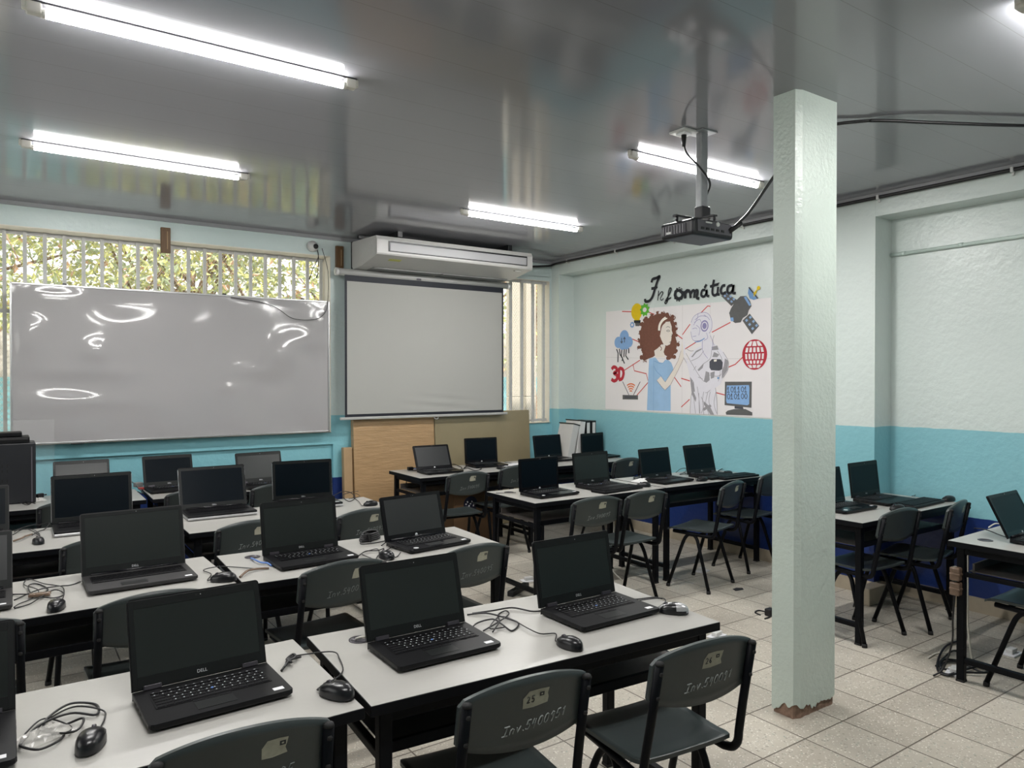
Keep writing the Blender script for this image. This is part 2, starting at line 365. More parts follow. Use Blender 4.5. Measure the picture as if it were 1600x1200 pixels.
# pillar
PX0,PX1,PY0,PY1=3.06,3.39,2.068,2.20
ch=.022
def ring(z,g=0): return [(PX0-g+.0385,PY0-g,z),(PX1+g-ch*.5,PY0-g,z),(PX1+g,PY0-g+ch*.5,z),(PX1+g,PY1+g,z),(PX0-g,PY1+g,z),(PX0-g,PY0-g+.014,z)]
b=MB(); b.prism(ring(.095),(0,0,HC-.095),M['pillar'])
def dens(P,st=.006):
    out=[]
    for i,p in enumerate(P):
        p=Vector(p); q=Vector(P[(i+1)%len(P)]); n=max(1,int((q-p).length/st)); out+=[p.lerp(q,k/n) for k in range(n)]
    return out
PO=dens(ring(0)); cx_,cy_=(PX0+PX1)/2,(PY0+PY1)/2; rows=[[],[],[]]
for i,p in enumerate(PO):
    h=.050+.055*noise.noise((p.x*11,p.y*11,2.0))+.022*noise.noise((p.x*45,p.y*45,5.0)); h=min(.09,max(.006,h)); d=Vector((cx_-p.x,cy_-p.y,0)).normalized()*.009
    rows[0].append(b.bm.verts.new((p.x,p.y,.095))); rows[1].append(b.bm.verts.new((p.x,p.y,h))); rows[2].append(b.bm.verts.new((p.x+d.x,p.y+d.y,h)))
for A,B in zip(rows,rows[1:]):
    for i in range(len(PO)): b.bm.faces.new((A[i],A[(i+1)%len(PO)],B[(i+1)%len(PO)],B[i])).material_index=0
pil=struct(b.build('pillar'),'square mint pillar with a chipped brown base')
b=MB(); PI=dens(ring(0,-.007),.008); rr=[]
for z in (0,.02,.045,.07,.098):
    rr.append([b.bm.verts.new((p.x+.004*noise.noise((p.x*60,p.y*60,z*60)),p.y+.004*noise.noise((p.x*60,z*60,p.y*60)),z)) for p in PI])
i0=b.mi(M['chip'])
for A,B in zip(rr,rr[1:]):
    for i in range(len(PI)): b.bm.faces.new((A[i],A[(i+1)%len(PI)],B[(i+1)%len(PI)],B[i])).material_index=i0
b.build('chipped_base',pil)
# ------------------------------------------------------------------ outside
b=MB(); xb(b,-14,24,BY+.4,26,-.3,-.15,M['ground']); struct(b.build('ground'),'pale ground outside the windows')
b=MB(); xb(b,-6,14,12.2,12.4,-.2,1.62,M['nbt']); xb(b,-6,14,12.2,12.4,1.62,2.5,M['nbw']); struct(b.build('wall_outside'),'white and teal boundary wall outside the windows')
for i,(x0,x1,lab) in enumerate(((5.70,5.86,'cream outdoor post seen through the corner window, nearer the screen'),(5.93,6.10,'cream outdoor post seen through the corner window, nearer the corner'))):
    b=MB(); xb(b,x0,x1,8.2,8.36,-.2,1.35,M['nbt'] if 0 else M['post'],.01); xb(b,x0-.02,x1+.02,8.18,8.38,-.2,.0,M['post']); xb(b,x0,x1,8.2,8.36,1.35,4.2,M['post'],.01); tag(b.build('outdoor_post'),lab,'post','posts outside the window')
def tree(x,y,h0,h1,rx,ry,n,lab,seed):
    r=random.Random(seed); t=thing('garden_tree',lab,'tree',(x,y,-.15),0,'trees outside the windows')
    b=MB(); b.tube(spline([(0,0,0),(.05,.02,1.2),(-.04,.03,2.2),(0,0,3.2)],5),[.06]*8+[.04]*8,M['bark'],8)
    for i in range(14):
        a=r.uniform(0,6.28); b.tube(spline([(0,0,r.uniform(1.9,3)),(math.cos(a)*rx*.4,math.sin(a)*ry*.4,r.uniform(h0+.5,h1-.4)),(math.cos(a)*rx*.95,math.sin(a)*ry*.9,r.uniform(h0+.3,h1))],4),[.035]*4+[.02]*3+[.008]*2,M['bark'],5)
    b.build('trunk',t)
    b=MB(); ids=[b.mi(m) for m in LEAF]; bm=b.bm
    for i in range(n):
        while 1:
            p=Vector((r.uniform(-1,1),r.uniform(-1,1),r.uniform(0,1)))
            if (abs(p.x)**2.5+abs(p.y)**2)<1: break
        q=Vector((p.x*rx,p.y*ry,h0+p.z*(h1-h0)))
        if noise.noise(q*1.5+Vector((seed,0,0)))<-.33: continue
        d=Vector((r.gauss(0,1),r.gauss(0,.6),r.gauss(-.35,.8))).normalized(); sd=d.cross(Vector((r.gauss(0,1),r.gauss(0,1),r.gauss(0,1)))).normalized(); nn=d.cross(sd)
        l=r.uniform(.06,.14); wd=l*r.uniform(.17,.3)
        v=[bm.verts.new(q),bm.verts.new(q+d*l*.5+sd*wd+nn*.012),bm.verts.new(q+d*l),bm.verts.new(q+d*l*.5-sd*wd+nn*.012)]
        k=ids[r.choices((0,1,2,3),(5,3,4,.7))[0]]
        for tri in ((0,1,2),(0,2,3)):
            f=bm.faces.new([v[a] for a in tri]); f.material_index=k
    b.build('foliage',t,norm=False)
tree(-.5,10.3,2.35,4.6,1.35,.9,8500,'leafy tree outside the window, above the left end of the whiteboard',1)
tree(2.1,10.5,1.1,4.6,1.35,.9,11500,'leafy tree outside the window, above the middle of the whiteboard',2)
tree(4.7,10.4,1.1,4.6,1.35,.9,10500,'leafy tree outside the window, above the right end of the whiteboard',3)
tree(8.1,11.0,1.9,4.6,1.5,.8,2600,'sparse yellow green tree seen through the window by the corner',4)
# ------------------------------------------------------------------ tube lights
def fixture(x,y,lab):
    t=thing('tube_light',lab,'lamp',(x,y,HC),0,'ceiling tube lights')
    b=MB(); b.box((0,0,-.004),(1.25,.034,.008),M['batten'],.002); b.build('batten',t)
    b=MB(); b.cyl((-.572,0,-.037),(.572,0,-.037),.0145,M['tube'],14); b.build('tube',t)
    la=bpy.data.lights.new('led_strip','AREA'); la.shape='RECTANGLE'; la.size=1.14; la.size_y=.024; la.energy=17; la.color=(1,.985,.96); lo=bpy.data.objects.new('led_strip',la); COL.objects.link(lo); lo.parent=t; lo.location=(0,0,-.053)
    for s in (-1,1):
        b=MB(); b.box((s*.600,0,-.024),(.05,.036,.044),M['socket'],.006); b.cyl((s*.565,0,-.037),(s*.58,0,-.037),.0158,M['socket'],12); b.box((s*.630,0,-.018),(.014,.024,.034),M['socket'],.004); b.build('lamp_holder',t,'cream lamp holder at the tube end')
fixture(.70,3.16,'lit tube light nearest the camera at upper left')
fixture(.72,5.02,'lit tube light on the ceiling above the whiteboard')
fixture(3.66,5.08,'lit tube light on the ceiling in front of the air conditioner')
fixture(3.70,3.20,'lit tube light on the ceiling behind the projector pole')
fixture(3.58,1.12,'lit tube light at the top right corner of the frame')
fixture(.70,1.10,'lit tube light above and behind the camera, left side')
# ------------------------------------------------------------------ whiteboard
t=thing('whiteboard','large glossy whiteboard with swirling lamp reflections, covering the barred window','whiteboard',(1.305,6.755,1.72))
HB=[(-.68,.10,.020,.13,.10),(-1.14,.16,.020,.10,.12),(-1.0,-.14,-.012,.30,.10),(.80,.10,.026,.16,.13),(1.10,.08,-.014,.12,.16),(.72,-.16,-.010,.12,.10),(.33,-.2,.008,.12,.05),(-.2,.3,.010,.5,.2),(.3,.1,-.006,.3,.3),(1.2,.42,.010,.12,.08),(-.75,-.06,.009,.36,.06),(.55,-.04,.011,.22,.07),(1.0,.24,.013,.2,.09),(-1.1,.3,.012,.12,.09),(-.75,-.30,.010,.35,.07),(-.5,.5,-.012,.25,.12),(-1.0,.5,.010,.2,.1)]
def hb(x,z):
    h=0
    for cx,cz,a,sx,sz in HB: h+=a*math.exp(-((x-cx)/sx)**2-((z-cz)/sz)**2)
    e=min(1,(1.245-abs(x))/.05,(.61-abs(z))/.05); return h*max(0,e)+.0022*math.sin(x*9+z*6)*max(0,e)
b=MB(); b.grid(170,90,lambda u,v:Vector((-1.245+2.49*u,-.012-hb(-1.245+2.49*u,-.61+1.22*v),-.61+1.22*v)),M['board'],True); o=b.build('writing_surface',t,norm=False)
for p in o.data.polygons: pass
b=MB(); b.box((0,.024,0),(2.49,.02,1.22),M['white'],.002); b.build('backing_panel',t)
b=MB()
for s in (-1,1):
    b.box((0,-.008,s*.615),(2.51,.026,.014),M['alu'],.002); b.box((s*1.25,-.008,0),(.014,.026,1.244),M['alu'],.002)
b.build('aluminium_frame',t)
b=MB()
for x in (-.9,.3,1.0): b.box((x,-.004,.628),(.03,.03,.012),M['black'],.002)
b.box((-.82,-.03,-.625),(.09,.02,.012),M['black'],.003); b.build('mounting_clip',t)
b=MB(); b.tube(spline([(.35,-.03,.60),(.6,-.03,.575),(.75,-.035,.53),(.9,-.036,.44),(1.1,-.034,.44),(1.2,-.03,.5),(1.235,-.028,.62),(1.245,-.01,.9),(1.19,.0,1.12)],6),.003,M['cord'],5); tag(b.build('thin_wire'),'thin loose wire drooping over the top right of the whiteboard','wire'); bpy.data.objects['thin_wire'].location=(1.305,6.755,1.72)
for x,y,z,h,lab in ((1.145,6.83,2.78,.215,'brown wood block on the lintel above the whiteboard'),(2.69,6.83,2.775,.225,'brown wood block at the left end of the projection screen')):
    b=MB(); b.box((0,-.018,0),(.075,.035,h),M['wood'],.004); b.box((.012,-.037,-.0),(.006,.004,h*.7),M['card'],.001); o=tag(b.build('wood_block'),lab,'wood block'); o.location=(x,y,z)
# dome camera with hanging wires
t=thing('dome_camera','small white dome camera with a dark lens on the back wall','camera',(2.425,6.83,2.86))
mr=Matrix.Rotation(rad(90),4,'X'); b=MB(); b.lathe([(.052,0),(.052,.02),(.048,.035),(.036,.052),(.018,.062),(.002,.065)],M['white'],M4=mr); b.build('housing',t)
b=MB(); b.lathe([(.024,.045),(.024,.066),(.017,.074),(.002,.077)],M['black'],c=(.015,0,-.005),M4=mr); b.build('lens',t)
for i,P in enumerate(([(.05,-.01,-.03),(.055,-.012,-.1),(.0,-.014,-.22),(-.02,-.014,-.28)],[(.05,-.01,-.03),(.06,-.012,-.12),(.05,-.014,-.26)])):
    b=MB(); b.tube(spline(P,5),.0035,M['cord'],5); b.tube([P[-1],(P[-1][0]-.012,P[-1][1],P[-1][2]-.035)],.006,M['cord'],6); b.build('cable',t)
# ------------------------------------------------------------------ projection screen
t=thing('projection_screen','pulled-down white projection screen with a black border under the air conditioner','screen',(3.605,6.70,0))
b=MB(); b.cyl((-.97,0,2.625),(.97,0,2.625),.034,M['scase'],20); b.box((0,.012,2.625),(1.94,.045,.06),M['scase'],.01); b.build('screen_case',t)
for s in (-1,1):
    b=MB(); b.cyl((s*.97,0,2.625),(s*1.0,0,2.625),.038,M['white'],18); b.cyl((s*1.0,0,2.625),(s*1.008,0,2.625),.02,M['white'],12); b.build('end_cap',t)
b=MB(); b.box((-.13,-.036,2.61),(.05,.004,.018),M['hinge'],.001); b.build('badge',t)
FW,FB,FT=.915,1.232,2.60
def wrk(x,z): return .006*math.exp(-((x-.15)/.35)**2-((z-1.36)/.08)**2)*math.sin(z*70+x*6)
b=MB(); b.grid(60,60,lambda u,v:Vector((-FW+2*FW*u,-.02-wrk(-FW+2*FW*u,FB+(FT-FB)*v),FB+(FT-FB)*v)),M['navyb']); b.build('black_border_fabric',t,norm=False)
b=MB(); b.grid(60,60,lambda u,v:Vector((-FW+.022+(2*FW-.044)*u,-.0225-wrk(-FW+2*FW*u,FB+.03+(FT-.06-FB-.03)*v),FB+.03+(FT-.06-FB-.03)*v)),M['screen']); b.build('white_fabric',t,norm=False)
b=MB(); b.box((0,-.02,1.222),(1.93,.022,.026),M['scase'],.006); b.build('bottom_bar',t)
b=MB(); b.tube(spline([(.05,-.02,1.21),(.06,-.03,1.19),(.09,-.03,1.19),(.10,-.02,1.21)],4),.004,M['scase'],6); b.build('pull_loop',t)
# ------------------------------------------------------------------ air conditioner
t=thing('air_conditioner','long white ceiling air conditioner with a silver flap above the projection screen','air conditioner',(3.66,6.45,0))
pf=[(-.285,2.735),(-.292,2.75),(-.292,2.87),(-.275,2.905),(.275,2.925),(.29,2.91),(.285,2.685),(.265,2.662),(.05,2.672)]
b=MB(); b.prism([(-.86,y,z) for y,z in pf],(1.72,0,0),M['acw']); b.build('casing',t)
for s in (-1,1):
    b=MB()
    pf2=[(y*.995,z) for y,z in pf]; b.prism([(s*.86,y,z) for y,z in pf2],(s*.012,0,0),M['acw']); n=7
    for i in range(n):
        q=.84-i*.11; b.prism([(s*(.871+i*.0015),y*q-.012*(1-q),2.795+(z-2.795)*q) for y,z in pf2],(s*.003,0,0),M['acw'])
    b.prism([(s*.872,.285,2.67),(s*.872,.31,2.67),(s*.872,.31,2.93),(s*.872,.285,2.93)],(-s*.03,0,0),M['black']); b.build('end_panel',t)
b=MB(); b.box((.02,-.292,2.815),(1.56,.012,.098),M['black'],.002); b.build('flap_surround',t)
b=MB(); b.box((.02,-.299,2.81),(1.535,.01,.075),M['acg'],.003); b.build('air_flap',t)
b=MB()
for x0,x1 in ((-.74,.0),(.01,.80)):
    b.box(((x0+x1)/2,.165,2.6655),(x1-x0,.20,.006),M['acd'],.001)
    for k in range(13): b.box(((x0+x1)/2,.072+k*.0155,2.661),(x1-x0-.02,.004,.004),M['acd'])
b.build('intake_grille',t)
sl=Matrix.Translation((0,0,0))
b=MB(); b.prism([(-.70,-.20,2.7155),(-.58,-.20,2.7155),(-.58,-.15,2.7063),(-.70,-.15,2.7063)],(0,0,-.0015),M['yel']); b.build('energy_label',t,'faded yellow label')
b=MB(); b.box((.74,-.22,2.7165),(.07,.012,.006),M['white'],.002); b.box((.69,-.22,2.7165),(.012,.01,.006),M['hinge'],.002); b.build('signal_panel',t)
b=MB()
for x in (-.62,.62): b.box((x,.0,2.945),(.05,.5,.055),M['black'],.003)
b.box((-.10,.12,2.948),(1.56,.04,.03),M['black'],.003); b.build('hanging_rail',t)
b=MB(); b.tube(spline([(4.54,6.55,2.80),(4.7,6.6,2.84),(4.95,6.7,2.87),(5.2,6.73,2.905),(5.262,6.6,2.93),(5.272,5.5,2.935),(5.272,3,2.935),(5.272,0,2.935),(5.272,-2.4,2.935)],8),.013,M['cord'],8); cd=thing('cable_conduit','long black conduit running along the top of the right wall','conduit',(0,0,0)); b.build('pipe',cd)
for y in (6.5,5.7,4.9,4.1,2.9,2.03,.8):
    b=MB(); b.box((5.274,y,2.935),(.034,.02,.034),M['white'],.004); b.box((5.287,y,2.915),(.02,.014,.03),M['white'],.003); b.build('clip',cd,'white clip')
b=MB(); b.cyl((RX-.018,2.93,2.537),(RX-.018,-.5,2.575),.013,M['mint'],10)
for y in (2.85,2.45,2.0,1.2): b.cyl((RX-.018,y,2.538+(2.93-y)*.011),(RX-.018,y-.03,2.538+(2.96-y)*.011),.0155,M['mint'],10)
tag(b.build('wall_pipe'),'mint painted pipe across the recessed wall panel right of the pillar','pipe')
# ------------------------------------------------------------------ projector
t=thing('projector','black ceiling projector hanging from a grey pole','projector',(3.185,2.745,0))
b=MB(); b.box((-.005,0,2.745),(.056,.04,.46),M['pole'],.006); b.box((-.005,0,HC-.004),(.12,.12,.008),M['pole'],.002); b.build('pole',t)
b=MB(); b.box((-.0,.0,2.525),(.07,.06,.07),M['projb'],.006); b.box((-.02,.02,2.492),(.36,.03,.012),M['projb'],.003); b.box((-.02,.02,2.492),(.03,.26,.012),M['projb'],.003)
for x,y in ((-.18,.02),(.14,.02),(-.02,.14),(-.02,-.10)): b.cyl((x,y,2.497),(x,y,2.462),.007,M['projb'],8)
b.build('ceiling_bracket',t)
b=MB(); b.box((-.045,.0,2.415),(.33,.235,.088),M['projb'],.018,seg=3); o=b.build('projector_body',t)
b=MB(); b.lathe([(.045,0),(.04,.02),(.034,.022),(.03,.012)],M['projg'],c=(.03,.117,2.42),M4=Matrix.Rotation(rad(-90),4,'X')); b.build('lens',t)
b=MB(); b.box((-.212,.01,2.412),(.006,.16,.05),M['projg'],.002)
for k in range(8): b.box((-.216,-.06+k*.02,2.412),(.004,.006,.045),M['projb'])
b.box((-.217,.045,2.398),(.003,.035,.012),M['white'],.001); b.build('side_vent',t)
b=MB(); b.box((-.04,-.119,2.42),(.27,.006,.06),M['projg'],.002)
for x in (-.14,-.10,-.06,-.02,.02): b.box((x,-.123,2.408),(.022,.006,.012),M['black'],.001)
b.lathe([(.012,0),(.012,.01)],M['white'],c=(-.02,-.118,2.44),M4=Matrix.Rotation(rad(90),4,'X'),n=12); b.box((-.09,-.122,2.443),(.05,.004,.008),M['white'],.001); b.build('socket_panel',t)
b=MB(); b.tube(spline([(.09,-.12,2.42),(.12,-.14,2.455),(.17,-.19,2.53),(.255,-.29,2.72),(.33,-.40,2.88),(.40,-.50,2.945),(.55,-.66,2.958)],6),.0085,M['cord'],7); b.cyl((.08,-.115,2.415),(.14,-.155,2.462),.016,M['cord'],10,.011); b.build('signal_cable',t)
b=MB(); b.tube(spline([(-.10,.045,2.90),(-.10,.02,2.84),(-.05,-.03,2.76),(.02,-.035,2.69),(.035,.0,2.63),(.035,.03,2.57),(.0,.06,2.50),(-.03,.05,2.46)],6),.0055,M['cord'],7); b.cyl((-.10,.045,2.95),(-.10,.045,2.885),.015,M['cord'],10,.010); b.build('power_cord',t)
t=thing('ceiling_outlet','white square socket plate on the ceiling beside the projector pole','socket',(3.085,2.79,HC))
b=MB(); b.box((0,0,-.006),(.115,.115,.012),M['white'],.004); b.build('plate',t)
b=MB(); b.box((0,0,-.014),(.06,.06,.006),M['stick'],.002); b.build('socket_insert',t)
b=MB(); b.tube(spline([(3.72,2.09,2.955),(3.8,2.02,2.95),(4.0,1.89,2.942),(4.42,1.65,2.942),(4.9,1.35,2.948),(5.26,1.13,2.96)],8),.009,M['cord'],7); tag(b.build('black_cable'),'black cable drooping under the ceiling right of the pillar','cable')
# ------------------------------------------------------------------ cardboard, boxes, tower, files
def lean_box(x0,x1,z1,th,m,lab,yb=6.80,lean=.06,name='flat_carton',tz=0):
    t=MB(); t.box((0,0,z1/2),(x1-x0,th,z1),m,.006)
    o=t.build(name); o.location=((x0+x1)/2,yb-th/2-lean*z1*.5-.02,.004); o.rotation_euler=(-lean,tz,0); return o
o=lean_box(2.80,3.69,1.20,.07,M['wrap'],'',6.80); tag(o,'wrapped flat brown carton leaning on the wall under the left of the projection screen','carton')
o=lean_box(3.70,4.92,1.245,.06,M['card2'],'',6.80,.05); tag(o,'olive flat carton leaning on the wall by the corner window','carton')
o=lean_box(2.70,2.79,.935,.06,M['card'],'',6.80,.05,'carton_strip'); tag(o,'narrow brown carton strip leaning left of the wrapped carton','carton')
t=thing('cardboard_box','brown cardboard box with a round blue sticker under the back right table','box',(3.63,6.02,0))
b=MB(); b.box((0,0,.288),(.46,.36,.575),M['box'],.006); b.box((0,-.182,.56),(.46,.003,.002),M['card']); b.build('carton',t)
b=MB(); b.lathe([(.075,0),(.075,.002)],M['boxblue'],c=(-.05,-.1805,.435),M4=Matrix.Rotation(rad(90),4,'X'),n=32)
for k in range(7): b.box((-.10+.016*k,-.184,.44+.022*math.sin(k*2.1)),(.015,.002,.012),M['stick'],0,rot=Matrix.Rotation(k,4,'Y'))
b.build('round_sticker',t,'round dark blue sticker')
b=MB()
for k in range(8): b.tube([(-.15+k*.026,-.1815,.528+.006*(k%2)),(-.138+k*.026,-.1815,.55-.008*(k%3))],.003,M['orange'],4)
b.build('orange_print',t)
t=thing('computer_tower','black computer tower standing on the back left table','computer tower',(-.062,6.17,.75))
b=MB(); b.box((0,0,.21),(.50,.24,.415),M['pcase'],.008); b.build('case',t)
b=MB()
for r_ in range(2):
    for i in range(3):
        for k in range(2): b.box((.03+.028*i,-.1205,.23-.10*r_+.035*k),(.008,.003,.022),M['cap'])
b.box((-.12,-.1205,.2),(.14,.004,.3),M['projg'],.003); b.box((.226,-.1205,.2),(.006,.004,.38),M['projg']); b.build('vent_panel',t)
t=thing('disc_drive','flat black disc drive on top of the computer tower','drive',(-.062,6.16,1.168)); b=MB(); b.box((0,0,.021),(.43,.22,.04),M['lapk'],.005); b.build('case',t); b=MB(); b.box((0,-.111,.028),(.41,.004,.012),M['lapg'],.001); b.build('front_strip',t)
t=thing('network_box','small black network box on top of the disc drive','box',(-.03,6.15,1.21)); b=MB(); b.box((0,0,.016),(.28,.14,.03),M['lapk'],.006); b.build('case',t)
b=MB(); b.box((0,0,.28),(.43,.004,.56),M['glass'],.001); o=tag(b.build('acrylic_sheet'),'clear acrylic sheet standing between the computer tower and the whiteboard','sheet'); o.location=(.097,6.325,.7505); o.rotation_euler=(-.05,0,0)
def panel_thing(name,lab,x,y,w,h,th,lean,m,rz=0,edge=None):
    t=thing(name,lab,'file',(x,y,.752),rz); b=MB(); b.box((0,0,h/2),(w,th,h),m,.004); mm=Matrix.Rotation(lean,4,'Y'); b.xf(mm); b.build('board',t)
    if edge:
        b=MB()
        b.box((0,0,h-.004),(w+.012,th+.012,.012),edge,.002); b.xf(mm); b.build('top_edge',t)
    return t
panel_thing('leaning_panel','pale grey panel leaning at left of the files on the corner table',5.005,6.235,.085,.37,.24,.24,M['acw'],0,M['black'])
panel_thing('leaning_panel','pale grey panel leaning second from left on the corner table',5.13,6.24,.08,.40,.24,.14,M['white'],0,M['black'])
def binder(x,lab):
    t=thing('box_file',lab,'file',(x,6.25,.752)); b=MB(); b.box((0,0,.195),(.068,.25,.39),M['black'],.004); b.build('cover',t); b=MB(); b.box((0,-.126,.2),(.04,.003,.34),M['white'],.001); b.build('spine_label',t,'white spine')
binder(5.265,'black box file with a white spine, left of the pair on the corner table'); binder(5.345,'black box file with a white spine, right of the pair on the corner table')
# ------------------------------------------------------------------ tables
def table(cx,cy,w,d,rz,lab,grom=-.33,kind=0):
    t=thing('computer_table',lab,'table',(cx,cy,0),rad(rz),'white-topped computer tables')
    b=MB(); b.box((0,0,.7345),(w,d,.030),M['edge'],.003); b.box((0,0,.7495),(w-.005,d-.005,.002),M['lam'],.0008); b.build('tabletop',t)
    lx=w/2-.055; ly=d/2-.05
    b=MB()
    for s in (-1,1): b.box((0,s*(ly+.0),.70),(2*lx,.03,.04),M['steel'],.003); b.box((s*lx,0,.70),(.03,2*ly,.04),M['steel'],.003)
    b.build('apron_frame',t)
    for sx in (-1,1):
        for sy in (-1,1):
            b=MB(); b.box((sx*lx,sy*ly,.3605),(.038,.038,.719),M['steel'],.004); lg=b.build('leg',t)
            b=MB(); b.box((sx*lx,sy*ly,.006),(.041,.041,.012),M['cap'],.002); b.build('foot_cap',lg)
        b=MB(); b.box((sx*lx,0,.115),(.03,2*ly-.03,.03),M['steel'],.003); b.build('side_stretcher',t)
        b=MB(); b.box((sx*lx,0,.575),(.025,2*ly-.03,.025),M['steel'],.003); b.build('shelf_rail',t)
    b=MB(); b.box((0,-.0,.592),(2*lx-.03,2*ly-.06,.006),M['shelf'],.001); b.box((0,-ly+.03,.588),(2*lx-.03,.014,.034),M['steel'],.003); b.box((0,ly-.05,.61),(2*lx-.03,.01,.05),M['shelf'],.001); b.build('book_shelf',t)
    b=MB(); b.lathe([(.036,.7506),(.036,.7525),(.028,.7528),(.027,.7508),(.001,.7508)],M['hinge'],c=(grom*w,.5*d-.12,0),n=28); b.build('cable_grommet',t,'dark cable grommet')
    return t
table(1.462,2.062,1.30,.612,-3.6,'nearest white table, left of the pillar, with two black laptops and a silver mouse',-.39)
table(.140,2.118,1.29,.612,-1.0,'white table at the lower left corner, left of the nearest laptop pair')
table(1.492,3.425,1.31,.60,-2.2,'white table in the second row with two laptops and a folded cable bundle',-.39)
table(.160,3.462,1.29,.60,1.2,'white table in the second row at the left edge')
table(1.500,4.680,1.30,.64,-.5,'white table in the third row below the right of the whiteboard')
table(.180,4.690,1.30,.64,-1.5,'white table in the third row at the left edge')
table(1.52,6.03,1.28,.60,-1.0,'white table in the last row nearest the whiteboard, right half')
table(.20,6.06,1.28,.60,-.5,'white table in the last row carrying the computer tower')
table(3.640,4.365,1.26,.63,-.6,'white table in the aisle row right of centre, with a loose keyboard',-.40)
table(4.895,4.345,1.22,.62,-1.0,'white table against the mural wall, left of the pillar')
table(3.575,5.935,1.26,.63,-.5,'white table in front of the leaning cartons')
table(4.845,5.925,1.23,.62,-.5,'white table in the far right corner with the files')
table(4.825,2.70,1.25,.61,0,'white table behind the pillar on its right, with a keyboard and two mice')
table(4.76,1.60,1.24,.60,1.0,'white table at the right edge of the frame, taped leg',-.37)
# ------------------------------------------------------------------ chairs
SF={'0':[[(.5,1),(.2,.85),(.1,.5),(.2,.15),(.5,0),(.8,.15),(.9,.5),(.8,.85),(.5,1)]],'1':[[(.3,.75),(.6,1),(.55,0)]],'2':[[(.1,.8),(.4,1),(.8,.8),(.7,.5),(.1,0),(.9,.05)]],
'3':[[(.1,.9),(.6,1),(.8,.75),(.4,.55),(.85,.3),(.6,0),(.1,.1)]],'4':[[(.3,1),(.1,.4),(.85,.45)],[(.7,.9),(.6,-.15)]],'5':[[(.9,1),(.3,1),(.2,.55),(.7,.6),(.85,.3),(.6,0),(.1,.1)]],'6':[[(.7,1),(.25,.6),(.15,.2),(.5,0),(.8,.25),(.5,.5),(.2,.3)]],
'7':[[(.1,1),(.9,1),(.4,0)]],'8':[[(.5,.5),(.2,.75),(.5,1),(.8,.75),(.5,.5),(.15,.25),(.5,0),(.85,.25),(.5,.5)]],'9':[[(.8,.7),(.5,.5),(.2,.7),(.45,1),(.8,.85),(.8,.6),(.6,-.15)]],
'I':[[(.0,1),(1,1)],[(.5,1),(.45,0)],[(-.1,0),(.95,0)]],'n':[[(.1,.6),(.1,0)],[(.1,.4),(.45,.62),(.75,.5),(.75,0)]],'v':[[(.05,.6),(.35,0),(.75,.65)]],'.':[[(.2,.0),(.3,.06)]],' ':[]}
def py_(z): return -.205-(z-.46)*.195
def bsurf(x,z,back=True): return py_(z)+(.0245-.0125 if back else .0245)-.020*(1-(x/.2)**2)
def zt(x): return .797+.04*(1-(abs(x)/.2)**2.2)
def zb(x): return .668-.036*(1-(abs(x)/.2)**2.0)
def strokes(b,txt,x0,z0,h,sl,m,r,wd=.62,rise=0):
    x=x0
    for c in txt:
        for st in SF[c]:
            P=[]
            for u,v in st:
                X=x+u*h*wd+v*h*sl; Z=z0+v*h+(X-x0)*rise; P.append((X,bsurf(X,Z)-.0008,Z))
            b.tube(P,r,m,4)
        x+=h*wd*(1.25 if c not in '. ' else .5)
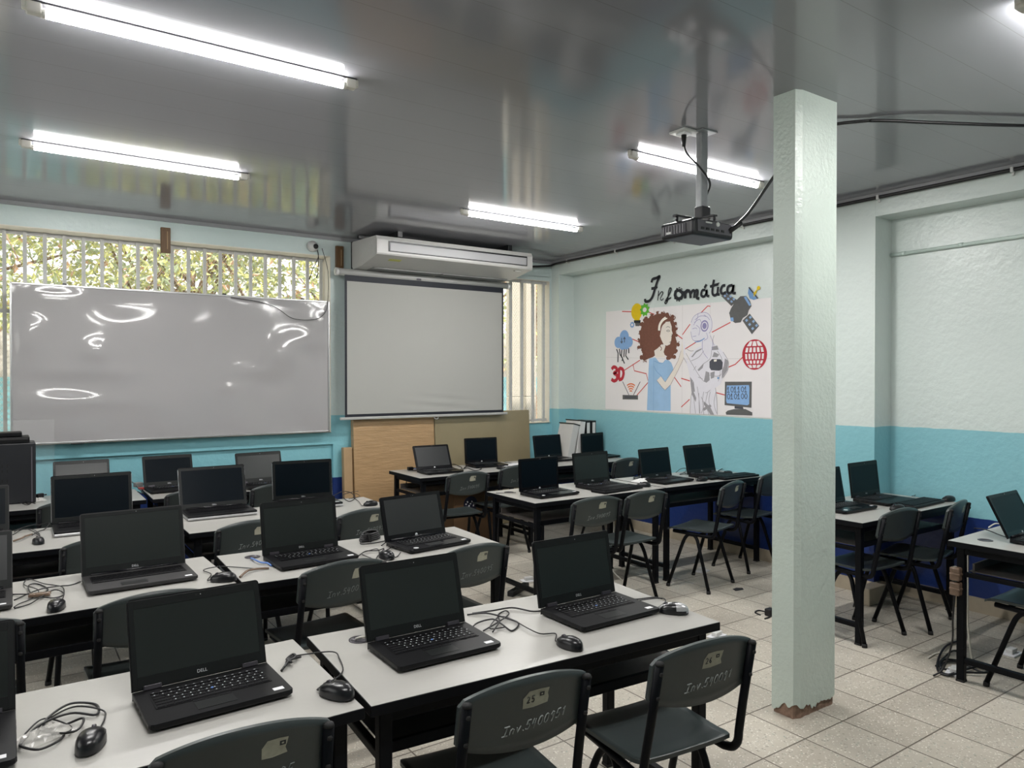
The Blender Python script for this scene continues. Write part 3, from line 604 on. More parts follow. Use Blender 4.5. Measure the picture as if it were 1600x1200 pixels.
def make_chair():
    t=thing('school_chair','','chair',(0,0,0),0,'grey-green school chairs')
    b=MB()
    def seat(u,v,top):
        y=-.185+.385*v; e=abs(2*u-1); hw=.188+.014*v
        cr=0
        if v>.85: hw-=.03*((v-.85)/.15)**2
        if v<.1: hw-=.012*((.1-v)/.1)**2
        x=(2*u-1)*hw; z=.458-.010*(1-e**2)*math.sin(math.pi*min(1,v*1.1))+.006*e**3+(.008*(1-v*6) if v<.16 else 0)-(.02*((v-.84)/.16)**2 if v>.84 else 0)
        return Vector((x,y,z if top else z-.013))
    A=b.grid(17,19,lambda u,v:seat(u,v,True),M['plas']); B=b.grid(17,19,lambda u,v:seat(u,v,False),M['plas'])
    def rim(V): return [V[i][0] for i in range(17)]+[V[16][j] for j in range(1,19)]+[V[i][18] for i in range(15,-1,-1)]+[V[0][j] for j in range(17,0,-1)]
    ra,rb=rim(A),rim(B)
    for i in range(len(ra)):
        b.bm.faces.new((ra[i],ra[(i+1)%len(ra)],rb[(i+1)%len(ra)],rb[i])).material_index=0
    b.build('seat',t)
    b=MB()
    def bk(u,v,back):
        x=-.2+.4*u; e=max(0,abs(x)-.185)/.015; z0=zb(x)+.012*e; z1=zt(x)-.012*e; z=z0+(z1-z0)*v; return Vector((x,bsurf(x,z,back)-(.006*(1-min(1,v*9)) if back else 0),z))
    A=b.grid(29,9,lambda u,v:bk(u,v,True),M['plas']); B=b.grid(29,9,lambda u,v:bk(u,v,False),M['plas'])
    def rim2(V): return [V[i][0] for i in range(29)]+[V[28][j] for j in range(1,9)]+[V[i][8] for i in range(27,-1,-1)]+[V[0][j] for j in range(7,0,-1)]
    ra,rb=rim2(A),rim2(B)
    for i in range(len(ra)): b.bm.faces.new((ra[i],ra[(i+1)%len(ra)],rb[(i+1)%len(ra)],rb[i])).material_index=0
    b.build('backrest',t)
    for s in (-1,1):
        P=[(s*.184,py_(.792),.792),(s*.186,py_(.6),.6),(s*.190,py_(.49),.49)]+spline([(s*.190,py_(.49),.49),(s*.191,-.204,.452),(s*.188,-.185,.428),(s*.182,-.155,.420)],4)[1:]+[(s*.172,.0,.424),(s*.168,.15,.428)]
        b=MB(); b.tube(P,.0138,M['steel'],10); b.lathe([(.0145,0),(.012,.008),(.004,.011)],M['cap'],c=(s*.184,py_(.792),.790),n=10)
        for z in (.69,.765): b.lathe([(.007,0),(.006,.003),(.002,.004)],M['cap'],c=(s*.1845,py_(z)-.0135,z),M4=Matrix.Rotation(rad(90),4,'X'),n=8)
        b.build('back_post',t)
        for q,fy in ((1,.175),(-1,-.165)):
            P=spline([(s*.165,0,.415),(s*.166,q*.025,.412),(s*.170,q*.05,.385),(s*.178,q*.068,.34)],4)+[(s*.208,fy,.012)]
            b=MB(); b.tube(P,.0132,M['steel'],10); lg=b.build('leg',t)
            b=MB(); b.cyl((s*.2065,fy*.985,.022),(s*.208,fy,.0),.0155,M['cap'],10); b.build('foot_cap',lg)
    b=MB(); b.cyl((-.168,.09,.428),(.168,.09,.428),.010,M['steel'],8); b.cyl((-.165,-.05,.417),(.165,-.05,.417),.009,M['steel'],8); b.build('cross_bar',t)
    return t
def sticker(t,num,kind,seed,txt,mat_,x0=-.075,z0=.680,h=.025,rise=.08):
    bk=[c for c in t.children if c.name.startswith('backrest')][0]; r=random.Random(seed)
    if kind:
        b=MB(); cx,cz=(.018,.772) if num else ((.035,.774) if kind==1 else (.06,.772)); w,h2=(.040,.024) if num else (.030,.022)
        P=[(-w,-h2),(-w*.2,-h2*1.05),(w*.95,-h2*.85),(w*r.uniform(.75,1),-.2*h2),(w*.9,.25*h2),(w,h2*.9),(w*.3,h2),(-w*.6,h2*.95),(-w*r.uniform(.8,1.05),.2*h2)]
        def S(x,z,o): return (x,bsurf(x,z)-o,z)
        b.poly([S(cx+x,cz+z,.0011) for x,z in P],M['paper'])
        q=.007; b.poly([S(cx+.017+x,cz+.008+z,.0016) for x,z in ((-q,-q*.8),(q,-q*.8),(q,q*.8),(-q,q*.8))],M['ink'])
        b.poly([S(cx+.017+x,cz+.008+z,.0019) for x,z in ((-q*.4,-q*.3),(q*.4,-q*.3),(q*.4,q*.3),(-q*.4,q*.3))],M['paper'])
        if num:
            x=cx-.03
            for c in num:
                for st in SF[c]: b.tube([(x+u*.011,bsurf(x+u*.011,cz-.010+v*.018)-.0016,cz-.010+v*.018) for u,v in st],.0012,M['ink'],4)
                x+=.014
        b.build('inventory_sticker',bk,'torn cream inventory sticker')
    if txt:
        b=MB(); strokes(b,txt,x0,z0,h,.2,mat_,.0019 if mat_==M['chalk'] else .0015,rise=rise); b.build('chalk_writing',bk,'handwritten inventory number')
proto=make_chair(); first=[True]
def chair(bx,by,rz,lab,num=None,kind=1,txt='Inv.540095',m=None,sd=0,**kw):
    """bx,by = middle of the back's top edge"""
    global proto
    if first[0]: o=proto; first[0]=False
    else: o=copy_tree(proto)
    a=rad(rz); c,s=math.cos(a),math.sin(a); oy=.262
    o.location=(bx-s*oy,by+c*oy,0); o.rotation_euler=(0,0,a); o['label']=lab
    return o,(num,kind,sd,txt,m or M['chalkd'],kw)
L_=[]
L_.append(chair(.450,1.700,-4.7,'school chair cut by the bottom edge of the photo, below the nearest left laptop',None,2,'Inv.540095',sd=1))
L_.append(chair(1.140,1.568,-5.0,'school chair with the number 25 sticker and bold inventory writing',num='25',txt='Inv.5400951',m=M['chalk'],sd=2))
L_.append(chair(1.735,1.478,-6.2,'school chair with the number 26 sticker, nearest the pillar',num='26',txt='Inv.540091',sd=3,m=M['chalk'],h=.026))
L_.append(chair(1.205,3.000,3,'school chair at the second row, its back partly behind the nearest middle laptop',kind=2,txt='Inv.540095',sd=4))
L_.append(chair(1.825,2.935,4,'school chair at the right end of the second row, beside the aisle',kind=1,txt='Inv.540095',sd=5))
L_.append(chair(.460,2.960,0,'school chair at the second row, behind the nearest left laptop',kind=0,txt='',sd=6))
L_.append(chair(-.140,2.965,0,'school chair at the left edge of the second row, only its right post in view',kind=0,txt='',sd=7))
L_.append(chair(1.130,4.130,2,'school chair at the third row, behind the second-row laptop at the grommet',kind=1,txt='Inv.54009',sd=8))
L_.append(chair(1.800,4.110,3,'school chair at the right end of the third row, behind the folded cable bundle',kind=1,txt='Inv.5400950',sd=9))
L_.append(chair(.420,4.130,3,'school chair at the third row near its left end',kind=0,txt='',sd=10))
L_.append(chair(.370,5.480,2,'school chair at the last row below the computer tower',kind=0,txt='',sd=11))
L_.append(chair(1.115,5.530,2,'school chair in the middle of the last row under the whiteboard',kind=0,txt='',sd=12))
L_.append(chair(1.675,5.470,3,'school chair at the right end of the last row under the whiteboard',kind=0,txt='',sd=13))
L_.append(chair(3.190,5.235,-4,'school chair in front of the brown cardboard box',kind=1,txt='Inv.540095',sd=14))
L_.append(chair(3.790,5.370,2,'school chair at the carton table, partly behind the aisle laptop',kind=1,txt='Inv.54',sd=15))
L_.append(chair(5.010,5.240,4,'school chair at the corner table, seen above the aisle row',kind=1,txt='',sd=16))
L_.append(chair(3.222,3.655,-6,'school chair at the left end of the aisle row, inventory writing on its back',kind=1,txt='Inv.540095',sd=17))
L_.append(chair(3.672,3.650,1,'school chair at the aisle row, right beside the one at its left end',kind=1,txt='',sd=18))
L_.append(chair(4.545,3.610,14,'school chair turned sideways at the mural wall table',kind=1,txt='',sd=19))
L_.append(chair(5.255,3.770,6,'school chair at the mural wall table, half hidden by the pillar',kind=0,txt='',sd=20))
L_.append(chair(4.435,2.290,-3,'school chair just right of the pillar, its seat under the keyboard table',kind=0,txt='',sd=21))
L_.append(chair(5.010,2.220,9,'school chair near the right wall, pushed in at the keyboard table',kind=2,txt='',sd=22))
L_.append(chair(4.440,1.300,0,'school chair cut by the right edge of the photo',kind=0,txt='',sd=23))
for o,(num,kind,sd,txt,m,kw) in L_: sticker(o,num,kind,sd,txt,m,**kw)
# ------------------------------------------------------------------ laptops
def laptop(kind,P,lab,sticks=1,wrk=0):
    hx,hy,yw,w,L,ti,d=P
    t=thing('laptop',lab,'laptop',(hx,hy,.7505),rad(yw),'open laptops on the tables')
    sh=M[{'dell':'lapk','wide':'lapg','hp':'lapx','insp':'lapk'}[kind]]; th=.022 if kind!='insp' else .030
    z0=.003; b=MB()
    if kind=='insp':
        b.box((0,-d/2,z0+th*.3),(w,d,th*.55),M['silver'],.006); b.box((0,-d/2,z0+th*.72),(w-.004,d-.004,th*.5),sh,.005)
    else:
        b.prism([(-w/2,0,z0),(w/2,0,z0),(w/2,0,z0+th),(-w/2,0,z0+th)],(0,-.001,0),sh)
        hw=w/2; o=[(-hw,0),(-hw,-d+.012),(-hw+.004,-d+.004),(-hw+.012,-d),(hw-.012,-d),(hw-.004,-d+.004),(hw,-d+.012),(hw,0)]
        def lay(s,z,zf): return [(x*s,(y+d/2)*s-d/2,z+(zf-z)*(-y/d)) for x,y in o]
        A,B,C_,D=lay(.97,z0,z0+.003),lay(1,z0+.006,z0+.008),lay(1,z0+th-.003,z0+th-.006),lay(.992,z0+th,z0+th-.003)
        i0=b.mi(sh); V=[[b.bm.verts.new(p) for p in q] for q in (A,B,C_,D)]
        for q,r_ in zip(V,V[1:]):
            for i in range(8):
                f=b.bm.faces.new((q[i],q[(i+1)%8],r_[(i+1)%8],r_[i])); f.material_index=i0
        b.bm.faces.new(V[0][::-1]).material_index=i0; b.bm.faces.new(V[3]).material_index=i0
        for s in (-1,1):
            for k in range(2 if s>0 else 3): b.box((s*(w/2-.001),-.05-.035*k,z0+th*.45),(.003,.014,.006),M['cap'])
    base=b.build('base',t)
    zt_=lambda y:z0+th-(.003*(-y/d) if kind!='insp' else 0)
    if kind!='insp':
        for x in (-w*.4,w*.4):
            for y in (-.03,-d+.03):
                b=MB(); b.box((x,y,.002),(.03,.012,.004),M['cap']); b.build('rubber_foot',base)
    else:
        b=MB()
        for x in (-w*.4,w*.4):
            for y in (-.03,-d+.03): b.box((x,y,.002),(.03,.012,.004),M['cap'])
        b.build('rubber_foot',base)
    # keyboard: one mesh of keys
    b=MB(); nump=kind in('wide','insp'); kw=w*(.86 if nump else .80); y0=-.030; rows=6; rh=.0178; cols=18 if nump else 14; cw=kw/cols
    b.box((0,y0-rows*rh/2,zt_(y0-rows*rh/2)+.0002),(kw+.008,rows*rh+.006,.0012),M['key'])
    for r_ in range(rows):
        y=y0-rh*(r_+.5); x=-kw/2; k=0
        while x<kw/2-.002:
            n=1
            if r_==5 and 3.5<=(x+kw/2)/cw<4.5: n=5
            elif r_ in (3,4) and k==0: n=2
            elif r_ in(2,) and k==0: n=1.5
            x1=min(x+n*cw,kw/2); z=zt_(y)+.0016; b.box(((x+x1)/2,y,z),(x1-x-.0025,(rh if r_ else rh*.62)-.0028,.0022),M['key'])
            if kind in('dell','hp') and n==1 and r_<5 : b.box((x+cw*.4,y+.002,z+.0012),(.0032 if r_ else .005,.0036 if r_ else .002,.0003),M['leg'])
            x=x1; k+=1
    if kind=='dell': b.cyl((.0,y0-3.6*rh,zt_(-.09)+.002),(.0,y0-3.6*rh,zt_(-.09)+.0045),.004,M['cordb'],8)
    b.build('keyboard',base)
    b=MB(); tw=.098; yc=-d+.052; b.box((-.035 if nump else -.012,yc-.004,zt_(yc)+.0002),(tw,.05,.0008),M['bez'],.0002)
    if kind=='dell':
        for k in (-1,0,1): b.box((-.012+k*.033,yc+.031,zt_(yc)+.0006),(.031,.012,.0012),M['key'],.0003)
    b.build('touchpad',base)
    if sticks:
        b=MB(); b.box((w/2-.034,-d+.028,zt_(-d+.028)+.0003),(.028,.018,.0006),M['stick']); 
        if kind=='hp': b.lathe([(.014,0),(.013,.0008)],M['logo'],c=(-w/2+.05,-d+.03,zt_(-d)),n=16)
        b.build('palm_rest_sticker',base,'white sticker')
    # lid
    LM=Matrix.Translation((0,.004,z0+th-.002))@Matrix.Rotation(-rad(ti),4,'X')
    tk=.010; b=MB(); hw=w/2; cr=.010; pts=[(-hw,0)]
    for sx in (-1,1):
        for k in range(5):
            a=math.pi-k*math.pi/8 if sx<0 else math.pi/2-k*math.pi/8
            pts.append((sx*(hw-cr)+cr*math.cos(a),L-cr+cr*math.sin(a)))
    pts.append((hw,0))
    b.prism([(x,tk,z+.001) for x,z in pts],(0,-tk,0),sh if kind!='insp' else M['lapx']); b.xf(LM); lid=b.build('screen_lid',t)
    bs,bt,bb={'dell':(.016,.026,.036),'wide':(.018,.018,.036),'hp':(.020,.016,.030),'insp':(.018,.02,.034)}[kind]
    b=MB()
    def q(x0,x1,z0_,z1_,m,y=-.0006,tt=.0016): b.box(((x0+x1)/2,y,(z0_+z1_)/2),(x1-x0,tt,z1_-z0_),m,.0003,seg=1)
    e=.0035; bz=M['bez'] if kind!='hp' else M['lapx']
    q(-hw+e,-hw+bs,e,L-e,bz); q(hw-bs,hw-e,e,L-e,bz); q(-hw+bs,hw-bs,L-bt,L-e,bz); q(-hw+bs,hw-bs,e,bb,bz); b.xf(LM); b.build('bezel',lid)
    b=MB(); q(-hw+bs-.001,hw-bs+.001,bb-.001,L-bt+.001,M[['dispA','dispB','dispC'][wrk]],0,.0008); b.xf(LM); b.build('display',lid)
    b=MB(); b.box((0,-.0018,L-bt*.5),(.006,.001,.004),M['cap']); b.box((.012,-.0018,L-bt*.5),(.002,.001,.002),M['logo']); b.xf(LM); b.build('webcam',lid)
    b=MB()
    if kind=='hp':
        b.lathe([(.0075,0),(.0075,.0008)],M['logo'],c=(0,-.0014,bb*.5),M4=Matrix.Rotation(rad(90),4,'X'),n=18); b.text('hp',.009,M['lapx'],Matrix.Translation((0,-.0026,bb*.5-.003))@Matrix.Rotation(rad(90),4,'X'))
    else: b.text('DELL',.0125,M['logo'],Matrix.Translation((0,-.0017,bb*.42))@Matrix.Rotation(rad(90),4,'X'))
    b.xf(LM); b.build('logo',lid,'pale maker logo')
    if kind=='dell':
        for s in (-1,1):
            b=MB(); b.cyl((s*w*.36-.022,.004,z0+th),(s*w*.36+.022,.004,z0+th),.0075,M['hinge'],10); b.box((s*w*.36,-.002,z0+th+.006),(.044,.006,.012),M['hinge'],.001,rot=Matrix.Rotation(-rad(ti),4,'X')); b.build('hinge',t,'grey violet hinge')
    else:
        b=MB(); b.cyl((-w*.42,.006,z0+th+.001),(w*.42,.006,z0+th+.001),.0085,M['lapx'],10); b.build('hinge',t)
    if kind=='insp':
        for s in (-1,1):
            b=MB(); b.box((s*(hw-.0015),.004,L*.5),(.004,.008,L*.92),M['silver'],.001); b.xf(LM); b.build('silver_edge',lid,'silver side edge')
    return t
LP={
'L1':(-.154,2.247,-0.1,.355,.226,24.1,.285),'L2':(.460,2.190,2.0,.360,.241,18.3,.225),'L3':(1.130,2.172,-.8,.361,.238,15.2,.232),'L4':(1.795,2.137,.2,.372,.239,10.8,.240),
'L5':(-.158,3.560,-.5,.375,.235,21.7,.254),'L6':(.476,3.583,.9,.410,.264,13.3,.250),'L7':(1.195,3.517,2.1,.377,.247,9,.247),'L8':(1.798,3.472,6.6,.378,.228,15.2,.228),
'L9':(-.160,4.919,.1,.375,.252,15.7,.25),'L10':(.431,4.906,-.3,.414,.273,10,.251),'L11':(1.119,4.969,-.7,.410,.270,19,.247),'L12':(1.697,4.960,-4.8,.406,.265,5.9,.251),
'L13':(.482,6.262,-1.3,.364,.240,22,.25),'L14':(1.070,6.230,3.2,.363,.241,17.4,.246),'L15':(1.712,6.013,3.3,.369,.246,16.6,.25),
'R1':(3.277,5.968,-2.4,.365,.231,24.3,.226),'R2':(3.890,6.129,-6.1,.357,.246,5.7,.231),'R3':(4.742,6.146,1.6,.370,.235,9.6,.25),'R4':(5.300,6.085,7.5,.360,.234,2,.24),
'R5':(3.312,4.405,2.8,.380,.240,2.8,.238),'R6':(3.879,4.453,.8,.373,.245,7.2,.235),'R7':(4.547,4.395,2.5,.372,.245,9.6,.241),'R8':(5.082,4.369,.8,.372,.252,12.8,.25),
'R9':(4.557,2.828,-1.1,.373,.235,10.8,.229),'R10':(5.053,2.849,1,.374,.243,6.7,.25),'R11':(4.508,1.667,.7,.377,.235,26.1,.25)}
for n,kind,disp,lab in (
('L1','dell',0,'black laptop cut by the left edge, in the nearest row'),
('L2','dell',0,'large black laptop second from left in the nearest row, mice on both sides'),
('L3','dell',0,'black laptop on the nearest white table beside the dark grommet'),
('L4','dell',0,'black laptop on the nearest white table beside the silver mouse'),
('L5','wide',2,'laptop cut by the left edge in the second row, grey screen'),
('L6','wide',0,'wide charcoal laptop in the second row, left of the table gap'),
('L7','dell',0,'black laptop in the second row beside the blue cable'),
('L8','hp',2,'glossy black laptop with round logo and smoky screen at the right of the second row'),
('L9','wide',1,'laptop cut by the left edge in the third row'),
('L10','insp',1,'wide laptop with silver base edge at the left of the third row'),
('L11','insp',1,'silver-edged laptop in the middle of the third row'),
('L12','insp',1,'laptop with a blue-black screen at the right of the third row'),
('L13','dell',0,'laptop in the last row beside the computer tower'),
('L14','dell',1,'laptop in the last row beside the red and grey adapter'),
('L15','dell',0,'laptop at the right end of the last row under the whiteboard'),
('R1','hp',2,'grey-screened laptop at the left end of the carton table'),
('R2','hp',1,'laptop on the carton table under the projection screen, beside white papers'),
('R3','hp',1,'laptop on the corner table in front of the corner window'),
('R4','dell',1,'laptop on the corner table in front of the box files'),
('R5','hp',1,'blue-black laptop with round logo at the left end of the aisle row'),
('R6','dell',0,'black laptop behind the loose keyboard in the aisle row'),
('R7','dell',1,'laptop on the mural wall table, nearer the aisle'),
('R8','dell',1,'laptop on the mural wall table with a full keyboard before it'),
('R9','hp',1,'laptop half hidden by the right side of the pillar'),
('R10','dell',1,'laptop with a keyboard beside it on the table right of the pillar'),
('R11','hp',1,'laptop at the right edge of the photo, screen tilted far back')):
    laptop(kind,LP[n],lab,1 if n[0]=='L' and n not in('L10','L11','L13','L14') or n in('R5','R9') else 0,disp)
# ------------------------------------------------------------------ mice, keyboards
TZ=.7508
def mouse(x,y,rz,lab,silver=False,cord=None,s=1.0):
    """front of the mouse (cord end) points to local +Y"""
    t=thing('computer_mouse',lab,'mouse',(x,y,TZ),rad(rz),'computer mice on the tables')
    def sh(u,v,k=1.0,h=.036):
        a=2*math.pi*u; r_=v; yy=math.sin(a)*.055*s; xx=math.cos(a)*.031*s*(1-.12*math.cos(2*a)*.5)
        ph=r_*math.pi/2; rr=math.sin(ph)**.8; hz=math.cos(ph)**.6*(1-.28*max(0,math.sin(a))*rr)
        return Vector((xx*rr*k,yy*rr*k-.004*(1-rr),.004+(h*s)*hz*k))
    m=M['mouse']
    b=MB(); b.grid(28,10,lambda u,v:sh(u,1-.999*v),m,closeu=True); b.lathe([(.026*s,0),(.030*s,.0045)],M['cap'],n=20,M4=Matrix.Scale(1.7,4,(0,1,0))); b.build('body',t)
    if silver:
        b=MB(); b.grid(10,10,lambda u,v:sh(.25+(.5 if v>.5 else 0)*1+(u-.5)*.16*(1),abs(v-.5)*1.96+.001,1.012),M['silver']); b.grid(14,8,lambda u,v:sh(.54+u*.42,.15+v*.75,1.01),M['silver']); b.build('silver_shell',t,'silver top shell')
    b=MB(); b.cyl((-.004,.026*s,.030*s),(.004,.026*s,.030*s),.008,M['hinge'],12); b.build('scroll_wheel',t)
    b=MB(); b.tube([(0,.034*s,.031*s),(0,.046*s,.024*s),(0,.053*s,.014*s)],.0008,M['cap'],4); b.tube([sh(.0+i*.05,.75,1.004) for i in range(11)],.0008,M['cap'],4); b.build('button_seam',t)
    if cord:
        c,s_=math.cos(rad(-rz)),math.sin(rad(-rz)); P=[(0,.048*s,.010),(0,.066*s,.006)]
        for i,(wx,wy) in enumerate(cord):
            dx,dy=wx-x,wy-y; P.append((dx*c-dy*s_,dx*s_+dy*c,.0045+.0035*(i%3)))
        b=MB(); b.tube(spline(P,6),.0022,M['cord'],6); b.build('cord',t)
    return t
mouse(0.167,1.979,12-30,'black mouse at the lower left corner in front of the plastic bag',cord=[(0.209,2.113),(0.208,2.158),(0.155,2.212),(0.105,2.203),(0.068,2.129),(0.118,2.064),(0.134,2.112),(0.083,2.188),(0.042,2.116),(0.028,2.07)],s=1.05)
mouse(0.743,1.909,25,'black mouse at the gap between the two nearest tables',cord=[(0.81,2.04),(0.844,2.146),(0.843,2.198),(0.778,2.243),(0.718,2.234),(0.682,2.163)],s=1.05)
mouse(1.493,1.828,8,'glossy black mouse between the two laptops on the nearest table',cord=[(1.528,1.945),(1.48,1.964),(1.47,2.024),(1.49,2.147),(1.464,2.191),(1.363,2.098),(1.426,2.094)],s=.95)
mouse(2.026,1.878,38,'silver and black mouse at the right end of the nearest table',True,cord=[(2.095,1.982),(2.103,2.016),(2.008,2.032),(1.967,2.042)])
mouse(0.162,3.226,-14,'black mouse at the left of the second row beside taped cables',cord=[(0.198,3.42),(0.195,3.531),(0.14,3.602),(0.089,3.756),(0.07,3.651),(0.115,3.51),(0.091,3.422),(0.048,3.354),(0.031,3.3)])
mouse(0.769,3.264,60,'black mouse at the table gap in the second row',cord=[(0.749,3.397),(0.733,3.473),(0.796,3.483),(0.861,3.465),(0.932,3.361)])
mouse(1.508,3.229,5,'shiny black mouse in the second row between two laptops',cord=[(1.546,3.414),(1.484,3.391),(1.427,3.335),(1.446,3.23)])
mouse(0.15,4.556,10,'small black mouse in the third row at the left edge',cord=[(0.164,4.774),(0.134,4.958),(0.073,4.958),(0.049,4.934)],s=.9)
mouse(2.039,4.615,80,'black mouse at the right end of the third row',cord=[(2.036,4.814),(2.06,4.962),(2.131,5.087),(2.12,4.989),(2.012,4.928)],s=.9)
mouse(4.802,4.134,85,'black mouse on the mural wall table between two laptops',cord=[(4.96,4.356),(4.974,4.449),(5.079,4.588)])
mouse(4.167,4.176,60,'black mouse at the right end of the aisle keyboard',cord=[(4.336,4.405),(4.41,4.541),(4.511,4.568),(4.452,4.417)])
mouse(3.857,5.739,20,'small black mouse on the carton table beside white papers',s=.9,cord=[(4.015,5.975),(4.048,6.081)])
mouse(4.792,2.499,70,'black mouse in front of the keyboard on the table right of the pillar')
mouse(5.439,2.478,75,'black mouse at the far end of the keyboard on the table right of the pillar')
def keyb(x,y,rz,w,lab,dp=.15):
    t=thing('keyboard',lab,'keyboard',(x,y,TZ),rad(rz),'loose full-size keyboards'); b=MB(); b.box((0,0,.0105),(w,dp,.019),M['lapk'],.006); b.build('case',t)
    b=MB(); cols=21; cw=(w-.03)/cols
    for r_ in range(6):
        for k in range(cols):
            if k in (15,19) and r_>0 and 0: continue
            b.box((-(w-.03)/2+cw*(k+.5),dp/2-.022-r_*.0195-(.004 if r_ else 0),.0215),(cw-.003,.016,.006),M['key'])
    b.build('keys',t); return t
keyb(3.875,4.165,7,.45,'black keyboard in front of the laptop in the aisle row',.145)
keyb(5.215,4.125,-1,.45,'black keyboard on the mural wall table beside the pillar',.16)
keyb(5.135,2.53,2,.44,'black keyboard on the table right of the pillar',.15)
mouse(5.28,4.26,80,'black mouse behind the keyboard on the mural wall table')
# ------------------------------------------------------------------ loose cables
def cable(P,lab,m='cord',r=.0026,z=TZ,cat='cable',name='cable',loops=0,extra=None,group=None):
    pts=[(x,y,z+r+.0035*((i*7)%4)) for i,(x,y) in enumerate(P)]
    cx=sum(p[0] for p in pts)/len(pts); cy=sum(p[1] for p in pts)/len(pts); b=MB(); b.tube(spline([(x-cx,y-cy,q-z) for x,y,q in pts],6),r,M[m],6)
    if extra: extra(b,lambda x,y:(x-cx,y-cy))
    o=tag(b.build(name),lab,cat,group); o.location=(cx,cy,z); return o
cable([(0.028,2.07),(0.068,2.137),(0.138,2.18),(0.192,2.142),(0.199,2.218),(0.142,2.235),(0.09,2.183),(0.081,2.128),(0.122,2.132),(0.162,2.121),(0.144,2.065),(0.092,2.081),(0.041,2.079),(0.03,2.043),(0.064,2.009),(0.103,2.036),(0.118,2.071)],'coiled black cable at the lower left corner of the nearest tables',r=.003)
def bag(x,y,rz,s,lab):
    rr=random.Random(5); b=MB(); b.grid(14,10,lambda u,v:Vector(((u-.5)*.12*s+.006*noise.noise((u*4,v*4,1)),(v-.5)*.07*s,.004+.022*s*math.sin(math.pi*u)**.6*math.sin(math.pi*v)**.6*(1+.8*noise.noise((u*7,v*7,s*3))))),M['bag'],False); o=tag(b.build('plastic_bag',norm=False),lab,'bag'); o.location=(x,y,TZ+.001); o.rotation_euler=(0,0,rad(rz))
bag(0.077,2.086,25,1.0,'crumpled clear plastic bag on a coiled cable at the lower left corner')
bag([(0.191,6.093)][0][0],[(0.191,6.093)][0][1],10,1.0,'small clear plastic bag on the table below the computer tower')
cable([(0.03,3.537),(0.071,3.467),(0.113,3.458),(0.148,3.519),(0.12,3.651),(0.085,3.607),(0.092,3.473),(0.152,3.379),(0.198,3.42),(0.168,3.473),(0.11,3.379),(0.078,3.333),(0.032,3.318)],'taped cable knot on the second row table at the left edge')
b=MB(); b.box((0,0,.008),(.075,.03,.014),M['brownt'],.005); o=tag(b.build('taped_bundle'),'cable bundle wrapped in brown tape in the second row, left edge','bundle'); o.location=(0.117,3.435,TZ+.004); o.rotation_euler=(0,0,-.2)
cable([(0.033,3.442),(0.115,3.51),(0.182,3.54),(0.228,3.542),(0.268,3.595)],'thin black charger cable reaching the wide charcoal laptop')
cable([(0.671,2.159),(0.705,2.194),(0.735,2.222),(0.738,2.258),(0.712,2.238),(0.707,2.181),(0.707,2.211),(0.751,2.224)],'black cable bundle beside the right edge of the large black laptop',r=.004)
cable([(1.388,2.287),(1.437,2.235),(1.471,2.16),(1.481,2.095),(1.425,2.055),(1.416,2.1),(1.426,2.175),(1.361,2.179),(1.309,2.136)],'tangled black cables to the right of the grommet laptop',r=.003)
cable([(1.411,2.289),(1.472,2.246),(1.556,2.242),(1.597,2.177),(1.635,2.169)],'black charger cable running to the laptop beside the silver mouse',r=.003)
cable([(1.345,2.111),(1.426,2.134),(1.504,2.189),(1.523,2.237),(1.48,2.223),(1.426,2.134),(1.354,2.066)],'looped black cable between the two laptops on the nearest table')
cable([(1.927,2.06),(1.978,2.053),(2.026,2.05),(2.095,2.042),(2.115,2.018),(2.047,1.92)][:5],'black plug cable at the right edge of the nearest table')
cable([(0.956,2.284),(0.968,2.26),(0.989,2.246),(1,2.21)],'grey cable coming out of the grommet on the nearest table','cordw',.004)
cable([(0.972,3.59),(0.966,3.505),(0.98,3.452),(1.005,3.435),(1.009,3.39)],'blue cable coming out of the grommet in the second row','cordb',.004)
cable([(0.839,3.272),(0.876,3.309),(0.904,3.341),(0.944,3.353),(0.986,3.351)],'brown-taped cable lying across the second row table','brownt',.005)
cable([(1.414,3.344),(1.465,3.372),(1.523,3.364),(1.572,3.396),(1.464,3.248),(1.453,3.138),(1.532,3.201)],'black cable by the shiny black mouse in the second row')
cable([(1.597,3.481),(1.655,3.512),(1.616,3.399),(1.538,3.321),(1.55,3.219),(1.593,3.251)],'twisted cable at the left edge of the round-logo laptop')
hx,hy=[(1.604,3.639)][0]; t=thing('cable_bundle','thick folded black cable bundle on the second row table','cable bundle',(hx,hy,TZ),rad(22))
b=MB()
for k in range(4): b.tube(spline([((.068-.004*k)*math.cos(a*math.pi/6),(.026-.003*k)*math.sin(a*math.pi/6),.008+.009*k+.012*max(0,math.sin(a*math.pi/6))) for a in range(12)],4,True),.0065,M['cord'],6,closed=True)
b.build('coil',t)
b=MB(); b.box((-.03,-.012,.022),(.012,.05,.045),M['cap'],.003); b.build('tie_strap',t)
b=MB(); b.tube(spline([(-.06,-.01,.012),(-.1,-.03,.004),(-.06,-.07,.004),(.02,-.09,.004),(.08,-.1,.006)],6),.0025,M['cord'],6); b.build('cord',t)
cable([(0.05,4.995),(0.121,5.054),(0.175,5.083),(0.223,5.117),(0.195,4.959),(0.16,4.836),(0.128,4.759)],'black cables at the left of the silver-based laptop')
cable([(0.043,4.877),(0.097,4.962),(0.137,4.873),(0.167,4.693)],'second black cable near the small mouse in the third row')
cable([(0.041,4.668),(0.08,4.678),(0.099,4.741),(0.129,4.798)],'tan-taped cable end at the left edge of the third row','brownt',.005)
cable([(0.037,6.106),(0.093,6.194),(0.138,6.196),(0.173,6.106),(0.144,6),(0.113,6.084),(0.179,5.945)],'black cable on the table below the computer tower',r=.003)
cable([(0.037,6.2),(0.084,6.073),(0.124,5.923),(0.151,5.965)],'second cable curling below the computer tower')
